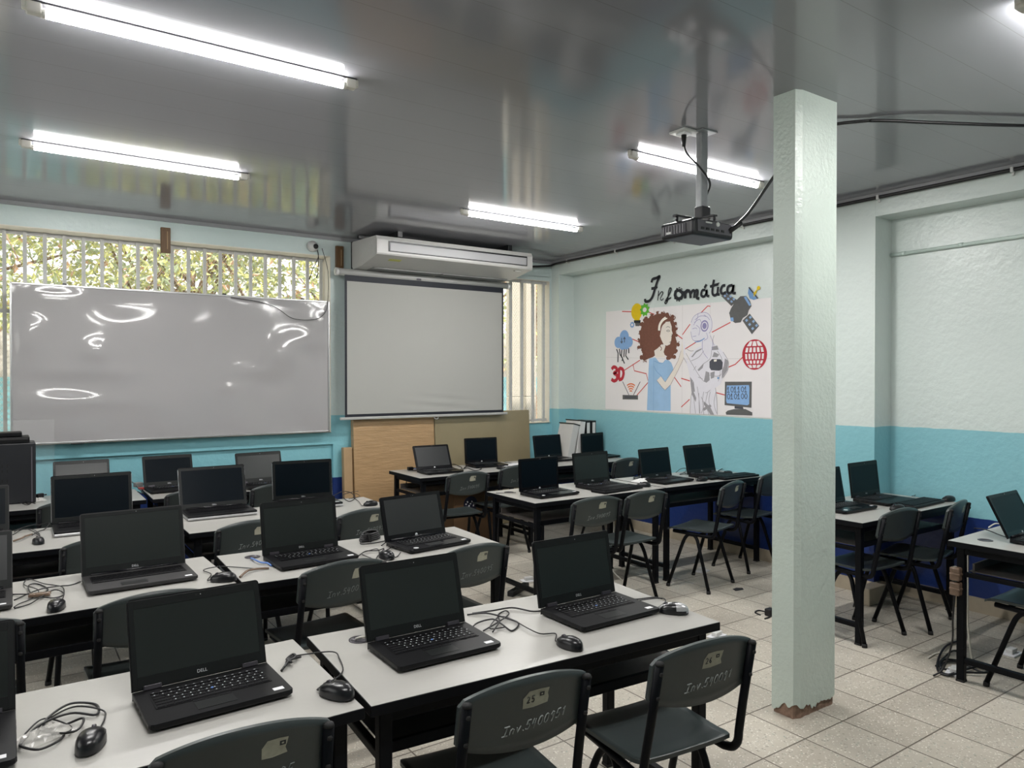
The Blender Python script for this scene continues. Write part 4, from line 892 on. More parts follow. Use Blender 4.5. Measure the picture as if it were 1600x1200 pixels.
cable([(1.971,5.128),(2.084,5.229),(2.124,5.165),(2.071,4.955),(1.981,4.852),(2.017,5.06),(2.143,5.188),(2.207,5.218)],'black cable loops at the right end of the third row')
cable([(0.875,6.807),(0.864,6.55),(0.859,6.308),(0.852,6.01),(0.836,6.17)],'black cable by the red and grey adapter in the last row',r=.004)
def adapter(p,rz,d,m,lab,name='power_adapter'):
    b=MB(); b.box((0,0,d[2]/2),d,m,.004); b.cyl((d[0]/2,0,d[2]/2),(d[0]/2+.03,0,d[2]/2),.005,M['cord'],8); o=tag(b.build(name),lab,'adapter'); o.location=(p[0],p[1],TZ+.001); o.rotation_euler=(0,0,rad(rz)); return o
adapter([(0.879,6.456)][0],15,(.06,.045,.035),M['acd'],'small grey adapter beside the laptop in the last row')
adapter([(0.883,6.291)][0],-10,(.055,.03,.018),M['redp'],'small red adapter beside the laptop in the last row')
adapter([(0.216,6.275)][0],40,(.05,.03,.03),M['cord'],'small dark adapter right of the computer tower')
adapter([(3.124,6.169)][0],0,(.05,.035,.03),M['cord'],'small black adapter at the left corner of the carton table')
cable([(3.141,6.215),(3.168,6.138),(3.152,5.98),(3.169,5.914)],'blue cable at the left of the grey-screened laptop','cordb',.005)
cable([(3.536,6.182),(3.628,6.243),(3.617,6.125),(3.571,5.976),(3.487,5.917),(3.516,6.074),(3.551,6.234)],'tangled black cables behind the first chair at the carton table',r=.004)
cable([(3.611,6.008),(3.767,6.147),(3.791,6.067),(3.694,5.832),(3.595,5.785),(3.585,5.907),(3.497,5.853)],'coil of black cable between the two laptops on the carton table',r=.004)
for i,(p,rz,lab) in enumerate((([(4.077,5.932)],12,'white paper sheet right of the laptop on the carton table'),([(4.226,5.958)],-8,'white paper sheet nearest the corner on the carton table'))):
    b=MB(); b.grid(8,6,lambda u,v:Vector(((u-.5)*.2,(v-.5)*.14,.003+.006*noise.noise((u*3,v*3,i)))),M['stick']); b.xf(Matrix.Translation((0,0,.004))); o=tag(b.build('paper_sheet',norm=False),lab,'paper'); o.location=(*p[0],TZ+.0005); o.rotation_euler=(0,0,rad(rz))
cable([(2.993,4.635),(3.028,4.574),(3.053,4.484),(3.132,4.465)][1:],'thin cable from the table end to the blue-black laptop')
cable([(4.28,4.445),(4.404,4.497),(4.496,4.529),(4.452,4.417),(4.292,4.302),(4.328,4.411),(4.438,4.57),(4.57,4.627)],'tangle of black cables on the white bag in the aisle row',r=.003)
bag2=MB(); bag2.grid(14,10,lambda u,v:Vector(((u-.5)*.20,(v-.5)*.12,.004+.022*(math.sin(math.pi*u)*math.sin(math.pi*v))**.6*(1+.5*noise.noise((u*6,v*6,2))))),M['white'],False); o=tag(bag2.build('white_bag',norm=False),'crumpled white bag under cables in the aisle row','bag'); o.location=(4.366,4.39,TZ+.001)
cable([(5.022,4.628),(5.2,4.729),(5.276,4.734),(5.089,4.582),(4.95,4.517),(4.974,4.449)],'thin cable loop left of the mural wall laptop')
cable([(5.41,4.47),(5.562,4.536),(5.752,4.644),(5.621,4.494),(5.583,4.406)],'black cable behind the keyboard on the mural wall table',r=.004)
cable([(5.466,2.957),(5.588,2.949),(5.649,2.907),(5.665,2.857),(5.511,2.742),(5.374,2.697)],'thin cable behind the keyboard on the table right of the pillar')
cable([(4.572,1.944),(4.53,1.867),(4.472,1.785),(4.44,1.729)],'black cable to the laptop at the right edge of the photo',r=.003)
cable([(4.661,1.904),(4.752,1.907),(4.786,1.884),(4.772,1.849)],'white cable behind the laptop at the right edge','cordw',.004)
cable([(5.426,6.067),(5.609,6.186),(5.852,6.366),(5.74,6.18),(5.527,5.839)][:4],'black cable with a plug at the right end of the corner table',r=.004)
# ------------------------------------------------------------------ under the tables and on the floor
def hang(P,lab,m='cord',r=.004,name='hanging_cable'):
    b=MB(); b.tube(spline(P,6),r,M[m],6); tag(b.build(name),lab,'cable')
def floorplate(x,y,lab,rz=0,m='stick'):
    t=thing('floor_outlet',lab,'outlet',(x,y,0),rad(rz),'white floor outlets'); b=MB(); b.box((0,0,.005),(.12,.08,.010),M[m],.003); b.build('plate',t); b=MB(); b.box((.0,0,.022),(.07,.04,.026),M['white'],.005); b.build('socket_box',t)
floorplate(3.653,3.025,'white floor outlet behind the right end of the nearest table',12)
floorplate(3.425,4.705,'white floor outlet in the aisle beyond the second row',-10)
floorplate(4.782,4.115,'white floor outlet below the sideways chair',10)
hang([(x,y,.006+.004*(i%4)) for i,(x,y) in enumerate([(4.694,2.041),(4.782,2.108),(4.639,2.117),(4.413,2.055),(4.231,1.98),(4.183,1.908),(4.282,1.871),(4.372,1.797),(4.484,1.805),(4.513,1.872),(4.449,1.961),(4.375,2.013),(4.274,1.983),(4.314,1.901),(4.459,1.865)])],'second black cable coil on the floor behind the taped table leg',r=.006,name='floor_cable')
floorplate(4.272,1.909,'white floor outlet beside the taped table leg',14)
floorplate(4.84,1.854,'white floor outlet under the table at the right edge of the frame',0)
hang([(x,y,.005+.004*(i%3)) for i,(x,y) in enumerate([(4.279,2.012),(4.435,2.04),(4.584,2.056),(4.571,2.004),(4.367,1.918),(4.207,1.902),(4.227,1.961),(4.355,2.004),(4.429,1.952),(4.401,1.841),(4.425,1.803),(4.449,1.894),(4.323,1.938)])],'black cable coil on the floor beside the taped table leg',r=.005,name='floor_cable')
hang([(x,y,.006) for x,y in [(4.359,2.093),(4.486,2.099),(4.47,2.039),(4.358,2.002)]],'white cable on the floor beside the taped table leg','cordw',.004,'floor_cable')
hang([(4.17,1.86,.52),(4.16,1.87,.34),(4.175,1.88,.2),(4.17,1.92,.05),(4.12,1.95,.008)],'black cable hanging down the taped table leg',r=.005)
for z,lab in ((.575,'upper brown taped adapter on the table leg at right'),(.497,'lower brown taped adapter on the table leg at right')):
    b=MB(); b.box((0,0,0),(.055,.05,.072),M['brownt'],.008); b.box((.0,-.002,0),(.057,.052,.012),M['brownt'],.003); o=tag(b.build('taped_adapter'),lab,'adapter'); o.location=(4.162,1.855,z)
hang([(4.35,1.88,.74),(4.36,1.885,.5),(4.40,1.9,.25),(4.42,1.88,.03),(4.46,1.86,.006)],'white cable hanging under the table at the right edge','cordw',.006)
hang([(x,y,.005) for x,y in [(4.22,3.125),(4.237,3.18),(4.294,3.191),(4.302,3.134),(4.254,3.069),(4.178,3.059)]],'small black cable loop on the floor left of the pillar',r=.005,name='floor_cable')
b=MB(); b.box((0,0,.025),(.06,.05,.05),M['cord'],.008); o=tag(b.build('floor_plug'),'black plug on the floor just left of the pillar','plug'); o.location=(4.274,3.088,0)
hang([(.88,2.30,.69),(.86,2.32,.45),(.90,2.36,.2),(1.0,2.5,.02),(1.15,2.7,.008)],'black cable hanging at the left leg of the nearest table')
hang([(.70,2.2,.69),(.72,2.24,.4),(.8,2.3,.15),(.92,2.42,.01),(1.2,2.55,.006)],'blue cable on the floor below the gap of the nearest tables','cordb',.004)
hang([(.66,2.25,.69),(.69,2.26,.35),(.76,2.2,.05),(.8,2.1,.008)],'thin black cable hanging below the gap of the nearest tables')
hang([(.98,3.62,.72),(1.0,3.63,.4),(.96,3.6,.1),(1.1,3.55,.008),(1.3,3.7,.008)],'black cable hanging below the grommet of the second row')
hang([(1.55,3.4,.56),(1.53,3.42,.3),(1.5,3.46,.05),(1.62,3.5,.01),(1.75,3.44,.01)],'black cable hanging behind the second row chairs')
hang([(2.02,3.12,.1),(2.1,3.3,.01),(2.2,3.5,.008),(2.12,3.7,.008),(2.05,3.6,.008)],'black cable on the floor at the right end of the second row')
b=MB(); b.box((0,0,.02),(.28,.05,.04),M['cord'],.006)
for k in range(4): b.box((-.09+.06*k,0,.041),(.03,.03,.004),M['cap'])
o=tag(b.build('power_strip'),'black power strip on the floor at the end of the second row','power strip'); o.location=(3.188,4.511,0); o.rotation_euler=(0,0,.5)
hang([(4.27,4.62,.70),(4.26,4.63,.4),(4.32,4.6,.1),(4.45,4.5,.008),(4.7,4.4,.008)],'black cable hanging at the table joint of the aisle row')
hang([(4.62,4.4,.58),(4.58,4.42,.42),(4.6,4.45,.25),(4.56,4.5,.05)],'white cable hanging under the mural wall table','cordw',.004)
hang([(3.95,4.3,.58),(3.98,4.32,.4),(3.92,4.3,.15),(4.0,4.25,.02)],'white cable hanging behind the aisle row chair','cordw',.005)
hang([(3.2,4.56,.74),(3.08,4.57,.72),(3.06,4.6,.4),(3.1,4.62,.05)],'black cable draping off the left end of the aisle row')
hang([(3.05,6.1,.70),(3.06,6.12,.4),(3.1,6.1,.1)],'black cable hanging below the left end of the carton table')
hang([(4.7,2.75,.58),(4.72,2.7,.3),(4.8,2.8,.05),(5.0,2.9,.01)],'black cable hanging below the keyboard table right of the pillar')
hang([(.30,3.5,.56),(.32,3.55,.3),(.4,3.6,.05),(.6,3.7,.01)],'black cable under the left second row table')
b=MB(); b.box((0,0,.06),(.22,.10,.12),M['base'],.006); o=tag(b.build('junction_block'),'tan concrete block by the right wall under the keyboard table','block'); o.location=(5.13,2.86,0)
# small dark leaf scrap on the tiles
b=MB(); b.prism([(-.05,-.02,.001),(.03,-.03,.001),(.055,.0,.001),(.02,.03,.001),(-.03,.025,.001)],(0,0,.002),M['ink']); o=tag(b.build('floor_scrap'),'small dark scrap on the floor tiles left of the pillar','scrap'); o.location=(4.602,3.611,0)
# ------------------------------------------------------------------ mural
def MU(s):
    # 'y,z y,z' metres on the wall
    return [tuple(map(float,p.split(','))) for p in s.split()]
C={}
def pc(k,rgb,var=.1,sc_=30): C[k]=mat('mural_'+k,s2l(*rgb),.75,var=var,scale=sc_)
pc('paper',(226,222,222),.02,3); pc('red',(196,62,60)); pc('brown',(112,72,58),.25,60); pc('skin',(222,214,204),.02); pc('blue',(150,184,216),.14,9); pc('dkblue',(110,150,196)); pc('grey',(92,92,92),.1); pc('mid',(150,148,152),.12); pc('violet',(140,134,176),.2); pc('pale',(219,217,224),.03); pc('black',(32,34,40)); pc('yellow',(222,190,20)); pc('green',(92,176,52)); pc('cloud',(128,164,208),.08); pc('orange',(226,122,72)); pc('crim',(178,40,56)); pc('screenblue',(134,172,216),.08); pc('dgrey',(74,76,84)); pc('cell',(140,170,206)); pc('cream',(235,230,218),.02); pc('fold',(196,192,192))
MX=RX-.004
class Mu(MB):
    k=0
    def P(s,pts,z,m):
        s.k+=1; s.prism([(MX-z*.0004-s.k*.00003,y,q) for y,q in pts],(.0003,0,0),C[m])
    def S(s,pts,w,z,m,sm=True,closed=False):
        P=[Vector((0,y,q)) for y,q in pts]
        if closed: P=P+[P[0]]
        if sm and len(P)>2: P=spline(P,5)
        s.k+=1; n=len(P); i0=s.mi(C[m]); A=[];B=[]
        for i in range(n):
            d=(P[min(i+1,n-1)]-P[max(i-1,0)])
            d=d.normalized() if d.length>1e-9 else Vector((0,1,0))
            nn=Vector((0,-d.z,d.y))*w/2; x=MX-z*.0004-s.k*.00003
            A.append(s.bm.verts.new((x,P[i].y+nn.y,P[i].z+nn.z))); B.append(s.bm.verts.new((x,P[i].y-nn.y,P[i].z-nn.z)))
        for i in range(n-1):
            f=s.bm.faces.new((A[i],A[i+1],B[i+1],B[i])); f.material_index=i0
    def E(s,c,r,z,m,n=28,a0=0,a1=360):
        s.P([(c[0]+r[0]*math.cos(rad(a0+(a1-a0)*i/n)),c[1]+r[1]*math.sin(rad(a0+(a1-a0)*i/n))) for i in range(n if a1-a0>=360 else n+1)],z,m)
HM=(-0.000818759326,-1.03061528e-05,6.198,0.000345028658,-0.00143473453,2.832,0.000212842634,-1.26007309e-06)
def MUL(P):
    # drawing units on the poster sheet to metres on the wall
    a,b_,c,d,e,f,g,h=HM
    return [((a*x+b_*y+c)/(g*x+h*y+1),(d*x+e*y+f)/(g*x+h*y+1)) for x,y in P]
mur=thing('mural_poster','large paper mural of a curly haired girl facing a robot, on the right wall','poster',(0,0,0))
b=Mu(); b.P(MU("6.123,2.347 3.987,2.314 3.983,1.26 6.132,1.265"),0,'paper')
for s in ("5.391,2.337 5.392,1.263","5.006,2.33 5.009,1.26","4.658,2.324 4.661,1.26","6.128,1.842 4.991,1.797 3.985,1.783"): b.S(MU(s),.003,1.2,'fold',False)
b.build('paper',mur)
for s in ("5.866,2.331 5.699,2.315","5.463,2.292 5.387,2.266","5.708,2.026 5.571,1.978","5.841,1.688 5.593,1.798","5.696,1.751 5.676,1.687 5.499,1.655 5.469,1.568 5.639,1.427","4.658,2.291 4.689,2.297 4.774,2.235","4.422,2.125 4.639,2.044","5.106,2.062 5.005,1.997","5.005,2.038 4.907,2.137","4.983,1.89 4.829,1.959 4.719,1.994","4.449,1.71 4.367,1.737 4.287,1.799","5.02,1.608 4.908,1.582","5.116,1.624 5.02,1.524","4.597,1.475 4.463,1.449","5.019,1.323 4.911,1.402"):
    b=Mu(); b.S(MU(s),.0095,2,'red',False); b.build('circuit_line',mur,'red zigzag line')
b=Mu()
b.P(MU("5.593,2.005 5.593,2.086 5.565,2.165 5.509,2.222 5.418,2.247 5.354,2.269 5.274,2.266 5.196,2.245 5.135,2.211 5.106,2.152 5.084,2.099 5.101,2.036 5.072,1.946 5.092,1.883 5.126,1.833 5.186,1.819 5.243,1.846 5.268,1.888 5.23,1.944 5.265,1.953 5.309,1.889 5.353,1.854 5.407,1.826 5.459,1.814 5.508,1.799 5.536,1.816 5.559,1.829 5.546,1.896 5.593,1.938"),3,'brown')
Rm=random.Random(2)
hp=MU("5.593,2.005 5.593,2.086 5.565,2.165 5.509,2.222 5.418,2.247 5.354,2.269 5.274,2.266 5.196,2.245 5.135,2.211 5.106,2.152 5.084,2.099 5.101,2.036 5.072,1.946 5.092,1.883 5.126,1.833 5.186,1.819 5.508,1.799 5.536,1.816 5.559,1.829 5.546,1.896 5.593,1.938")
for y,z in hp:
    for k in range(3):
        cy,cz=y+Rm.uniform(-.02,.02),z+Rm.uniform(-.015,.015); r_=Rm.uniform(.014,.026); b.E((cy,cz),(r_,r_*.8),3,'brown',9)
        a=Rm.uniform(0,6.28); cy,cz=y+Rm.uniform(-.03,.03),z+Rm.uniform(-.025,.025); b.S([(cy+.012*math.cos(a+t*.9),cz+.012*math.sin(a+t*.9)) for t in range(4)],.006,3.5,'brown')
b.build('curly_hair',mur,'brown curly hair')
b=Mu(); b.P(MU("5.309,2.046 5.283,2.136 5.23,2.178 5.169,2.179 5.147,2.141 5.147,2.09 5.133,2.057 5.147,2.032 5.152,1.994 5.169,1.949 5.212,1.936 5.256,1.953 5.282,1.993"),4,'skin'); b.P(MU("5.386,1.892 5.336,1.916 5.282,1.954 5.23,1.932 5.256,1.875 5.229,1.822 5.371,1.82"),3.6,'skin')
b.S(MU("5.318,2.096 5.309,2.151 5.269,2.198 5.209,2.225"),.030,5,'cream')
for s in ("5.221,2.122 5.195,2.129 5.169,2.119","5.216,2.087 5.192,2.095 5.171,2.083 5.195,2.079 5.216,2.087","5.177,1.969 5.157,1.975","5.147,2.054 5.14,2.038 5.154,2.029"): b.S(MU(s),.004,5.5,'black')
b.S(MU("5.309,2.046 5.283,2.136 5.23,2.178"),.012,5.2,'brown'); b.S(MU("5.3,1.993 5.309,1.942 5.282,1.915 5.296,1.889"),.008,5.2,'brown'); b.S(MU("5.161,2.174 5.126,2.102 5.14,2.154"),.012,5.2,'brown')
b.build('girl_face',mur)
b=Mu(); b.P(MU("5.459,1.811 5.371,1.823 5.317,1.772 5.264,1.764 5.208,1.806 5.151,1.763 5.125,1.711 5.128,1.64 5.159,1.576 5.158,1.278 5.489,1.274 5.476,1.548"),3,'blue'); b.S(MU("5.393,1.807 5.395,1.274"),.004,4,'dkblue',False); b.S(MU("5.386,1.786 5.282,1.758 5.229,1.794"),.005,4,'dkblue'); b.S(MU("5.389,1.733 5.353,1.68 5.281,1.628"),.005,4,'dkblue'); b.build('girl_dress',mur,'blue dress')
b=Mu(); b.P(MU("5.349,1.586 5.29,1.628 5.232,1.569 5.125,1.692 5.058,1.785 5.021,1.881 5.008,1.981 4.991,1.88 4.988,1.804 5.057,1.691 5.159,1.544 5.232,1.488 5.267,1.51"),5,'skin'); b.S(MU("5.349,1.586 5.267,1.51 5.232,1.488 5.159,1.544 5.057,1.691 4.988,1.804"),.003,5.5,'brown',False); b.S(MU("5.29,1.628 5.232,1.569 5.125,1.692 5.058,1.785 5.021,1.881"),.003,5.5,'brown',False); b.build('girl_arm',mur)
b=Mu()
b.P(MU("4.894,2.151 4.862,2.205 4.798,2.234 4.727,2.239 4.67,2.211 4.639,2.148 4.642,2.076 4.672,2.035 4.657,1.967 4.581,1.916 4.506,1.854 4.447,1.769 4.446,1.686 4.505,1.615 4.534,1.555 4.594,1.519 4.579,1.434 4.571,1.266 4.907,1.265 4.891,1.428 4.86,1.553 4.908,1.602 4.909,1.727 4.917,1.828 4.845,1.888 4.765,1.922 4.773,1.972 4.861,1.975 4.885,2.014 4.897,2.064"),2.4,'pale')
b.E(MU("4.727,2.109")[0],(.048,.055),4,'violet'); b.E(MU("4.727,2.109")[0],(.036,.041),4.5,'pale'); b.E(MU("4.727,2.109")[0],(.026,.03),5,'violet')
for s in ("4.894,2.151 4.862,2.205 4.798,2.234 4.727,2.239 4.67,2.211 4.639,2.148 4.642,2.076 4.672,2.035","4.897,2.064 4.884,2.008 4.858,1.975 4.781,1.972 4.726,1.994","4.877,2.088 4.837,2.096 4.821,2.085","4.874,2.013 4.829,2.018","4.845,2.173 4.782,2.206 4.704,2.198","4.853,2.149 4.79,2.176 4.766,2.144","4.829,2.123 4.782,2.083 4.797,2.022","4.703,2.042 4.688,1.993 4.734,1.97","4.75,1.971 4.749,1.873 4.687,1.798","4.657,2.016 4.626,1.942 4.641,1.87","4.665,2.162 4.688,2.188 4.735,2.215","4.806,2.232 4.817,2.184 4.861,2.125"): b.S(MU(s),.0042,4,'violet')
b.S(MU("4.845,1.96 4.781,1.965 4.725,1.992"),.009,5,'dkblue')
b.build('robot_head',mur,'violet robot head')
b=Mu()
for s in ("4.893,1.815 4.829,1.875 4.757,1.898 4.765,1.883 4.828,1.857 4.873,1.814","4.641,1.906 4.573,1.916 4.558,1.877 4.638,1.874","4.812,1.689 4.733,1.756 4.749,1.707 4.796,1.677","4.733,1.578 4.71,1.676 4.668,1.664 4.663,1.591 4.702,1.566","4.656,1.661 4.602,1.675 4.61,1.615 4.648,1.603","4.52,1.603 4.454,1.686 4.444,1.769 4.483,1.794 4.498,1.722 4.52,1.675","4.908,1.64 4.873,1.602 4.867,1.49 4.827,1.417 4.835,1.379 4.883,1.453","4.884,1.553 4.86,1.578 4.843,1.478 4.863,1.478","4.732,1.388 4.655,1.336 4.609,1.265 4.654,1.265 4.732,1.358","4.748,1.32 4.655,1.36 4.639,1.342 4.732,1.296","4.611,1.857 4.55,1.831 4.573,1.807 4.633,1.809"): b.P(MU(s),4,'mid')
for s in ("4.909,1.727 4.892,1.627 4.86,1.553 4.891,1.428 4.904,1.265","4.991,1.817 4.909,1.702 4.796,1.553 4.733,1.492 4.686,1.475 4.579,1.579 4.527,1.651","4.958,1.854 4.892,1.765 4.796,1.64 4.733,1.578","4.859,1.428 4.835,1.267","4.795,1.467 4.787,1.267","4.733,1.48 4.748,1.394 4.732,1.262","4.655,1.481 4.67,1.384 4.624,1.264","4.594,1.519 4.579,1.434 4.571,1.266","4.506,1.854 4.447,1.769 4.449,1.686 4.505,1.615","4.641,1.87 4.656,1.797 4.733,1.75","4.828,1.726 4.86,1.677 4.828,1.603","4.535,1.747 4.549,1.603 4.61,1.549","4.82,1.553 4.795,1.43 4.779,1.27","4.686,1.469 4.709,1.37 4.67,1.264","4.893,1.777 4.796,1.812 4.734,1.872","4.611,2.014 4.626,1.966 4.611,1.917","4.573,1.868 4.52,1.794 4.535,1.747","4.764,1.43 4.732,1.358 4.763,1.27","4.884,1.59 4.844,1.627 4.749,1.603","4.958,1.904 4.909,1.877 4.861,1.876","4.663,1.639 4.58,1.627 4.535,1.639","4.587,1.483 4.609,1.373 4.578,1.278"): b.S(MU(s),.005,4.5,'mid')
for s in ("4.971,1.829 4.892,1.727 4.748,1.554 4.714,1.502 4.625,1.567 4.553,1.615 4.572,1.549 4.701,1.471 4.78,1.492 4.908,1.627","4.983,1.98 4.966,1.879 4.971,1.829 4.991,1.855"): b.P(MU(s),5,'pale')
b.P(MU("4.664,1.767 4.633,1.791 4.535,1.787 4.508,1.758 4.514,1.693 4.55,1.68 4.644,1.685 4.664,1.712"),6,'dgrey'); b.P(MU("4.613,1.784 4.577,1.786 4.58,1.767 4.61,1.765"),6.5,'cream'); b.E(MU("4.561,1.611")[0],(.011,.011),6.5,'dkblue',12)
b.build('robot_body',mur)
b=Mu(); b.E(MU("5.641,2.312")[0],(.082,.088),5,'yellow'); b.P(MU("5.68,2.254 5.594,2.251 5.597,2.216 5.676,2.221"),5,'yellow'); b.P(MU("5.683,2.223 5.582,2.219 5.586,2.188 5.679,2.194"),6,'black'); b.P(MU("5.666,2.193 5.594,2.189 5.601,2.157 5.658,2.16"),6,'grey')
def gear(b,c,r,teeth,z,m):
    b.P([(c[0]+(r if (i%4)in(0,1) else r*.8)*math.cos(2*math.pi*i/(teeth*4)),c[1]+(r if (i%4)in(0,1) else r*.8)*math.sin(2*math.pi*i/(teeth*4))) for i in range(teeth*4)],z,m)
g=MU("5.523,2.323")[0]; gear(b,g,.07,9,6,'green'); b.E(g,(.028,.024),7,'paper'); g=MU("5.708,2.177")[0]; gear(b,g,.034,8,6,'dkblue'); b.E(g,(.015,.015),7,'paper'); b.build('light_bulb',mur,'yellow light bulb with a green gear')
b=Mu()
for s,r in (("5.922,1.998",.062),("5.83,2.057",.07),("5.757,1.996",.058),("5.855,1.975",.06),("5.796,1.972",.055)): b.E(MU(s)[0],(r,r),5,'cloud')
for s in ("5.87,1.989 5.87,2.044","5.886,2.009 5.87,1.986 5.854,2.008","5.826,2.048 5.826,1.993","5.842,2.029 5.826,2.051 5.81,2.028"): b.S(MU(s),.010,6,'dgrey',False)
for s in ("5.95,1.925 5.926,1.88 5.93,1.782","5.906,1.928 5.895,1.865 5.855,1.822 5.865,1.795","5.865,1.926 5.875,1.85 5.825,1.766","5.829,1.925 5.835,1.836","5.796,1.924 5.806,1.849 5.766,1.807","5.762,1.93 5.758,1.875"): b.S(MU(s),.015,4,'black',False)
b.build('cloud_cutout',mur,'blue data cloud')
b=Mu()
b.S(MU("6.028,1.706 5.997,1.73 5.956,1.719 5.95,1.684 5.991,1.663 5.946,1.642 5.945,1.597 5.99,1.578 6.032,1.597"),.038,5,'crim'); b.S(MU("5.909,1.723 5.915,1.589"),.038,5,'crim',False); b.S(MU("5.909,1.719 5.855,1.704 5.841,1.656 5.865,1.603 5.915,1.592"),.038,5,'crim'); b.build('red_3d_lettering',mur,'red 3D lettering')
b=Mu(); b.P(MU("5.854,1.427 5.62,1.428 5.62,1.382 5.854,1.379"),5,'grey'); b.P(MU("5.824,1.413 5.649,1.414 5.649,1.397 5.824,1.396"),5.5,'dgrey'); b.S(MU("5.853,1.57 5.757,1.428"),.008,5,'dgrey',False); b.S(MU("5.587,1.571 5.687,1.429"),.008,5,'dgrey',False)
c0=MU("5.726,1.443")[0]
for r in (.03,.055,.08,.105): b.S([(c0[0]+r*math.cos(rad(a)),c0[1]+r*math.sin(rad(a))) for a in range(55,126,10)],.013,5,'orange')
b.build('router_cutout',mur,'grey router with orange waves')
b=Mu()
b.P(MU("4.437,2.212 4.416,2.252 4.369,2.313 4.312,2.355 4.249,2.352 4.208,2.305 4.191,2.255 4.221,2.22 4.235,2.178 4.284,2.155 4.307,2.118 4.368,2.115 4.416,2.144"),6,'grey'); b.P(MU("4.53,2.378 4.471,2.398 4.345,2.322 4.412,2.273"),5,'grey'); b.P(MU("4.288,2.132 4.21,2.19 4.109,2.075 4.186,2.003"),5,'grey')
for i in range(3):
    for j in range(2):
        x=962+i*26+j*18; y=212+i*22-j*18; b.P(MUL([(x-8,y-4),(x+6,y-10),(x+14,y+4),(x,y+10)]),6,'cell'); x=1130+i*24+j*30; y=402+i*32-j*24; b.P(MUL([(x-8,y),(x+6,y-12),(x+16,y+2),(x+2,y+14)]),6,'cell')
b.P(MU("4.274,2.343 4.249,2.348 4.194,2.264 4.215,2.259"),7,'cloud'); b.P(MU("4.425,2.168 4.39,2.168 4.384,2.134 4.416,2.134"),7,'cloud')
b.P(MU("4.219,2.427 4.124,2.318 4.167,2.308 4.211,2.328 4.229,2.376"),7,'dkblue'); b.S(MU("4.219,2.427 4.124,2.318"),.012,8,'dgrey',False); b.S(MU("4.17,2.363 4.116,2.408"),.010,8,'yellow',False); b.E(MU("4.116,2.411")[0],(.018,.018),8,'yellow',12); b.S(MU("4.167,2.341 4.137,2.379"),.010,8,'yellow',False)
b.build('satellite_cutout',mur,'grey satellite with a blue dish')
b=Mu(); gc=MU("4.158,1.821")[0]; GR=(.132,.136); b.E(gc,GR,5,'crim',40)
for j,(v0,v1,n) in enumerate(((.56,.88,3),(.16,.47,5),(-.30,.06,6),(-.60,-.39,5),(-.88,-.68,3))):
    for i in range(n):
        a=(-.82+1.64*i/n)+.06; c=(-.82+1.64*(i+1)/n)-.06; k0=math.sqrt(max(.05,1-v0*v0)); k1=math.sqrt(max(.05,1-v1*v1)); b.P([(gc[0]-a*k0*GR[0],gc[1]+v0*GR[1]),(gc[0]-c*k0*GR[0],gc[1]+v0*GR[1]),(gc[0]-c*k1*GR[0],gc[1]+v1*GR[1]),(gc[0]-a*k1*GR[0],gc[1]+v1*GR[1])],6,'paper')
b.build('globe_cutout',mur,'red grid globe')
b=Mu(); b.P(MU("4.483,1.577 4.185,1.579 4.188,1.345 4.486,1.359"),5,'grey'); b.P(MU("4.46,1.542 4.216,1.548 4.21,1.523 4.213,1.376 4.232,1.366 4.46,1.378 4.469,1.401"),6,'screenblue'); b.P(MU("4.373,1.354 4.281,1.35 4.274,1.33 4.373,1.331"),5,'dgrey'); b.P(MU("4.452,1.309 4.38,1.326 4.253,1.331 4.179,1.303 4.179,1.276 4.467,1.271 4.474,1.292"),5,'grey')
DIG={'1':"0,30 10,0 10,60;-4,60 24,60",'0':"14,0 2,20 2,42 14,60 26,42 26,20 14,0"}
for row,(tx,y0) in enumerate((('101101',922),('010100',975))):
    for i,c in enumerate(tx):
        for st in DIG[c].split(';'): b.S(MUL([(984+i*27+float(p.split(',')[0])*.75,y0+i*-.6+float(p.split(',')[1])*.72) for p in st.split()]),.0065,7,'dgrey')
b.build('computer_cutout',mur,'grey computer with binary digits')
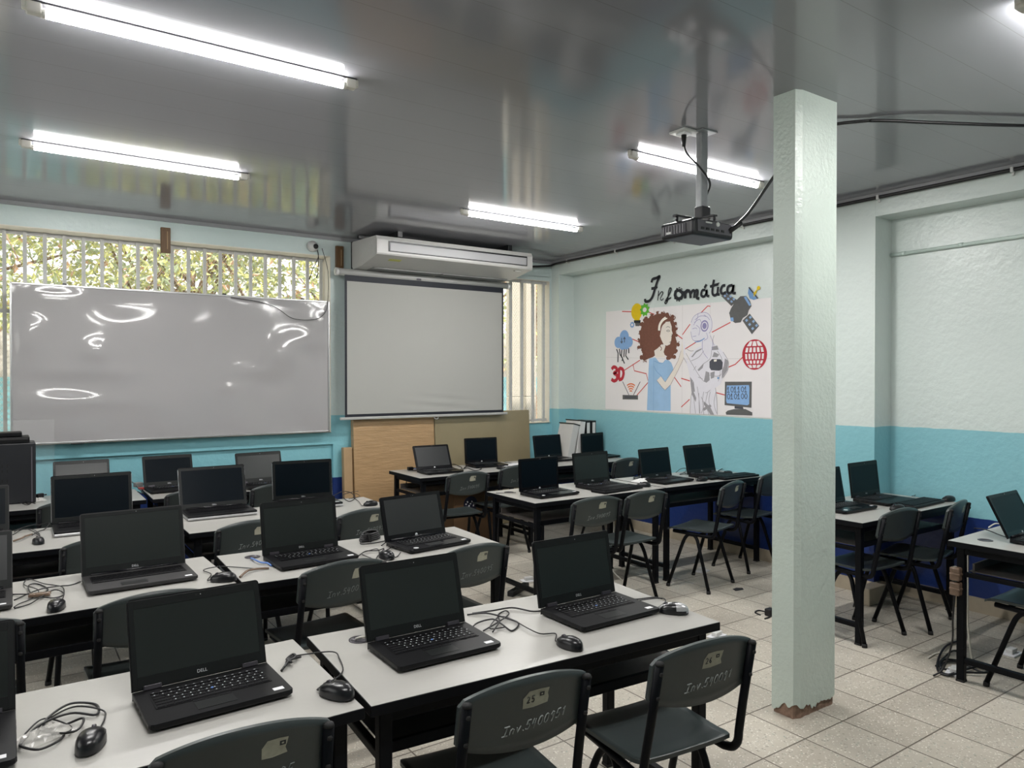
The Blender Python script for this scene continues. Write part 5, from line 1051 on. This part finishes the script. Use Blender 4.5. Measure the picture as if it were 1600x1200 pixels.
# lettering on the wall
lt=thing('wall_lettering','black cut-out Informática lettering pasted above the mural','lettering',(0,0,0))
for nm,sts in (('I',["5.424,2.596 5.409,2.629 5.355,2.636 5.311,2.647 5.337,2.611 5.373,2.536 5.409,2.453 5.455,2.411 5.51,2.409 5.516,2.436","5.427,2.534 5.373,2.536 5.343,2.548"]),('n',["5.325,2.505 5.337,2.404","5.333,2.447 5.284,2.488 5.266,2.473 5.298,2.424 5.283,2.402 5.255,2.418"]),('f',["5.231,2.392 5.179,2.452 5.153,2.501 5.17,2.515 5.188,2.479 5.199,2.402 5.222,2.363 5.238,2.377 5.196,2.402 5.153,2.418"]),
 ('o',["5.051,2.485 5.093,2.47 5.097,2.425 5.059,2.397 5.013,2.409 5.006,2.449 5.051,2.485"]),('r',["4.973,2.468 4.966,2.392","4.966,2.445 4.947,2.466 4.911,2.457"]),('m',["4.911,2.462 4.898,2.389","4.898,2.432 4.87,2.461 4.849,2.446 4.856,2.387","4.853,2.434 4.827,2.459 4.811,2.443 4.822,2.388 4.79,2.377"]),
 ('a',["4.717,2.452 4.754,2.45 4.767,2.408 4.735,2.389 4.707,2.415 4.701,2.451 4.698,2.401 4.67,2.387","4.728,2.471 4.702,2.503"]),('t',["4.613,2.538 4.625,2.485 4.631,2.413 4.605,2.389 4.575,2.402","4.661,2.477 4.56,2.491"]),('i',["4.564,2.467 4.57,2.402 4.545,2.393","4.564,2.503 4.561,2.493"]),('c',["4.481,2.471 4.515,2.468 4.534,2.428 4.515,2.397 4.471,2.408"]),('a',["4.398,2.465 4.449,2.456 4.456,2.409 4.427,2.394 4.398,2.421 4.388,2.467 4.394,2.397 4.362,2.388"])):
    b=Mu()
    for s in sts: b.S(MU(s),{'I':.030,'o':.034,'r':.034,'m':.028,'n':.010,'f':.014}.get(nm,.026),9,'black')
    if nm=='o':
        c0=MU("5.053,2.44")[0]
        for k in range(11): a=k*.571; b.S([(c0[0]+.055*math.cos(a),c0[1]+.062*math.sin(a)),(c0[0]+.066*math.cos(a),c0[1]+.072*math.sin(a))],.018,9,'black',False)
    b.build('letter_'+nm,lt)
# ------------------------------------------------------------------ light from outside
w=bpy.data.worlds.new('daylight'); sc.world=w; w.use_nodes=True; t=w.node_tree; bg=t.nodes['Background']
sky=t.nodes.new('ShaderNodeTexSky'); sky.sky_type='HOSEK_WILKIE'; sky.sun_direction=Vector((-.4,-.5,.76)).normalized(); sky.turbidity=6; sky.ground_albedo=.5
mx=t.nodes.new('ShaderNodeMix'); mx.data_type='RGBA'; mx.inputs[0].default_value=.75; mx.inputs[7].default_value=(1,.97,.92,1); t.links.new(sky.outputs[0],mx.inputs[6]); t.links.new(mx.outputs[2],bg.inputs[0]); bg.inputs[1].default_value=1.7
sl=bpy.data.lights.new('sun','SUN'); sl.energy=8; sl.angle=rad(2); sl.color=(1,.94,.84); so=bpy.data.objects.new('sun',sl); COL.objects.link(so); so.rotation_euler=Vector((.4,.5,-.9)).to_track_quat('-Z','Y').to_euler()
sc.view_settings.view_transform='Standard'; sc.view_settings.look='None'; sc.view_settings.gamma=1; sc.view_settings.use_curve_mapping=False; sc.view_settings.exposure=.66
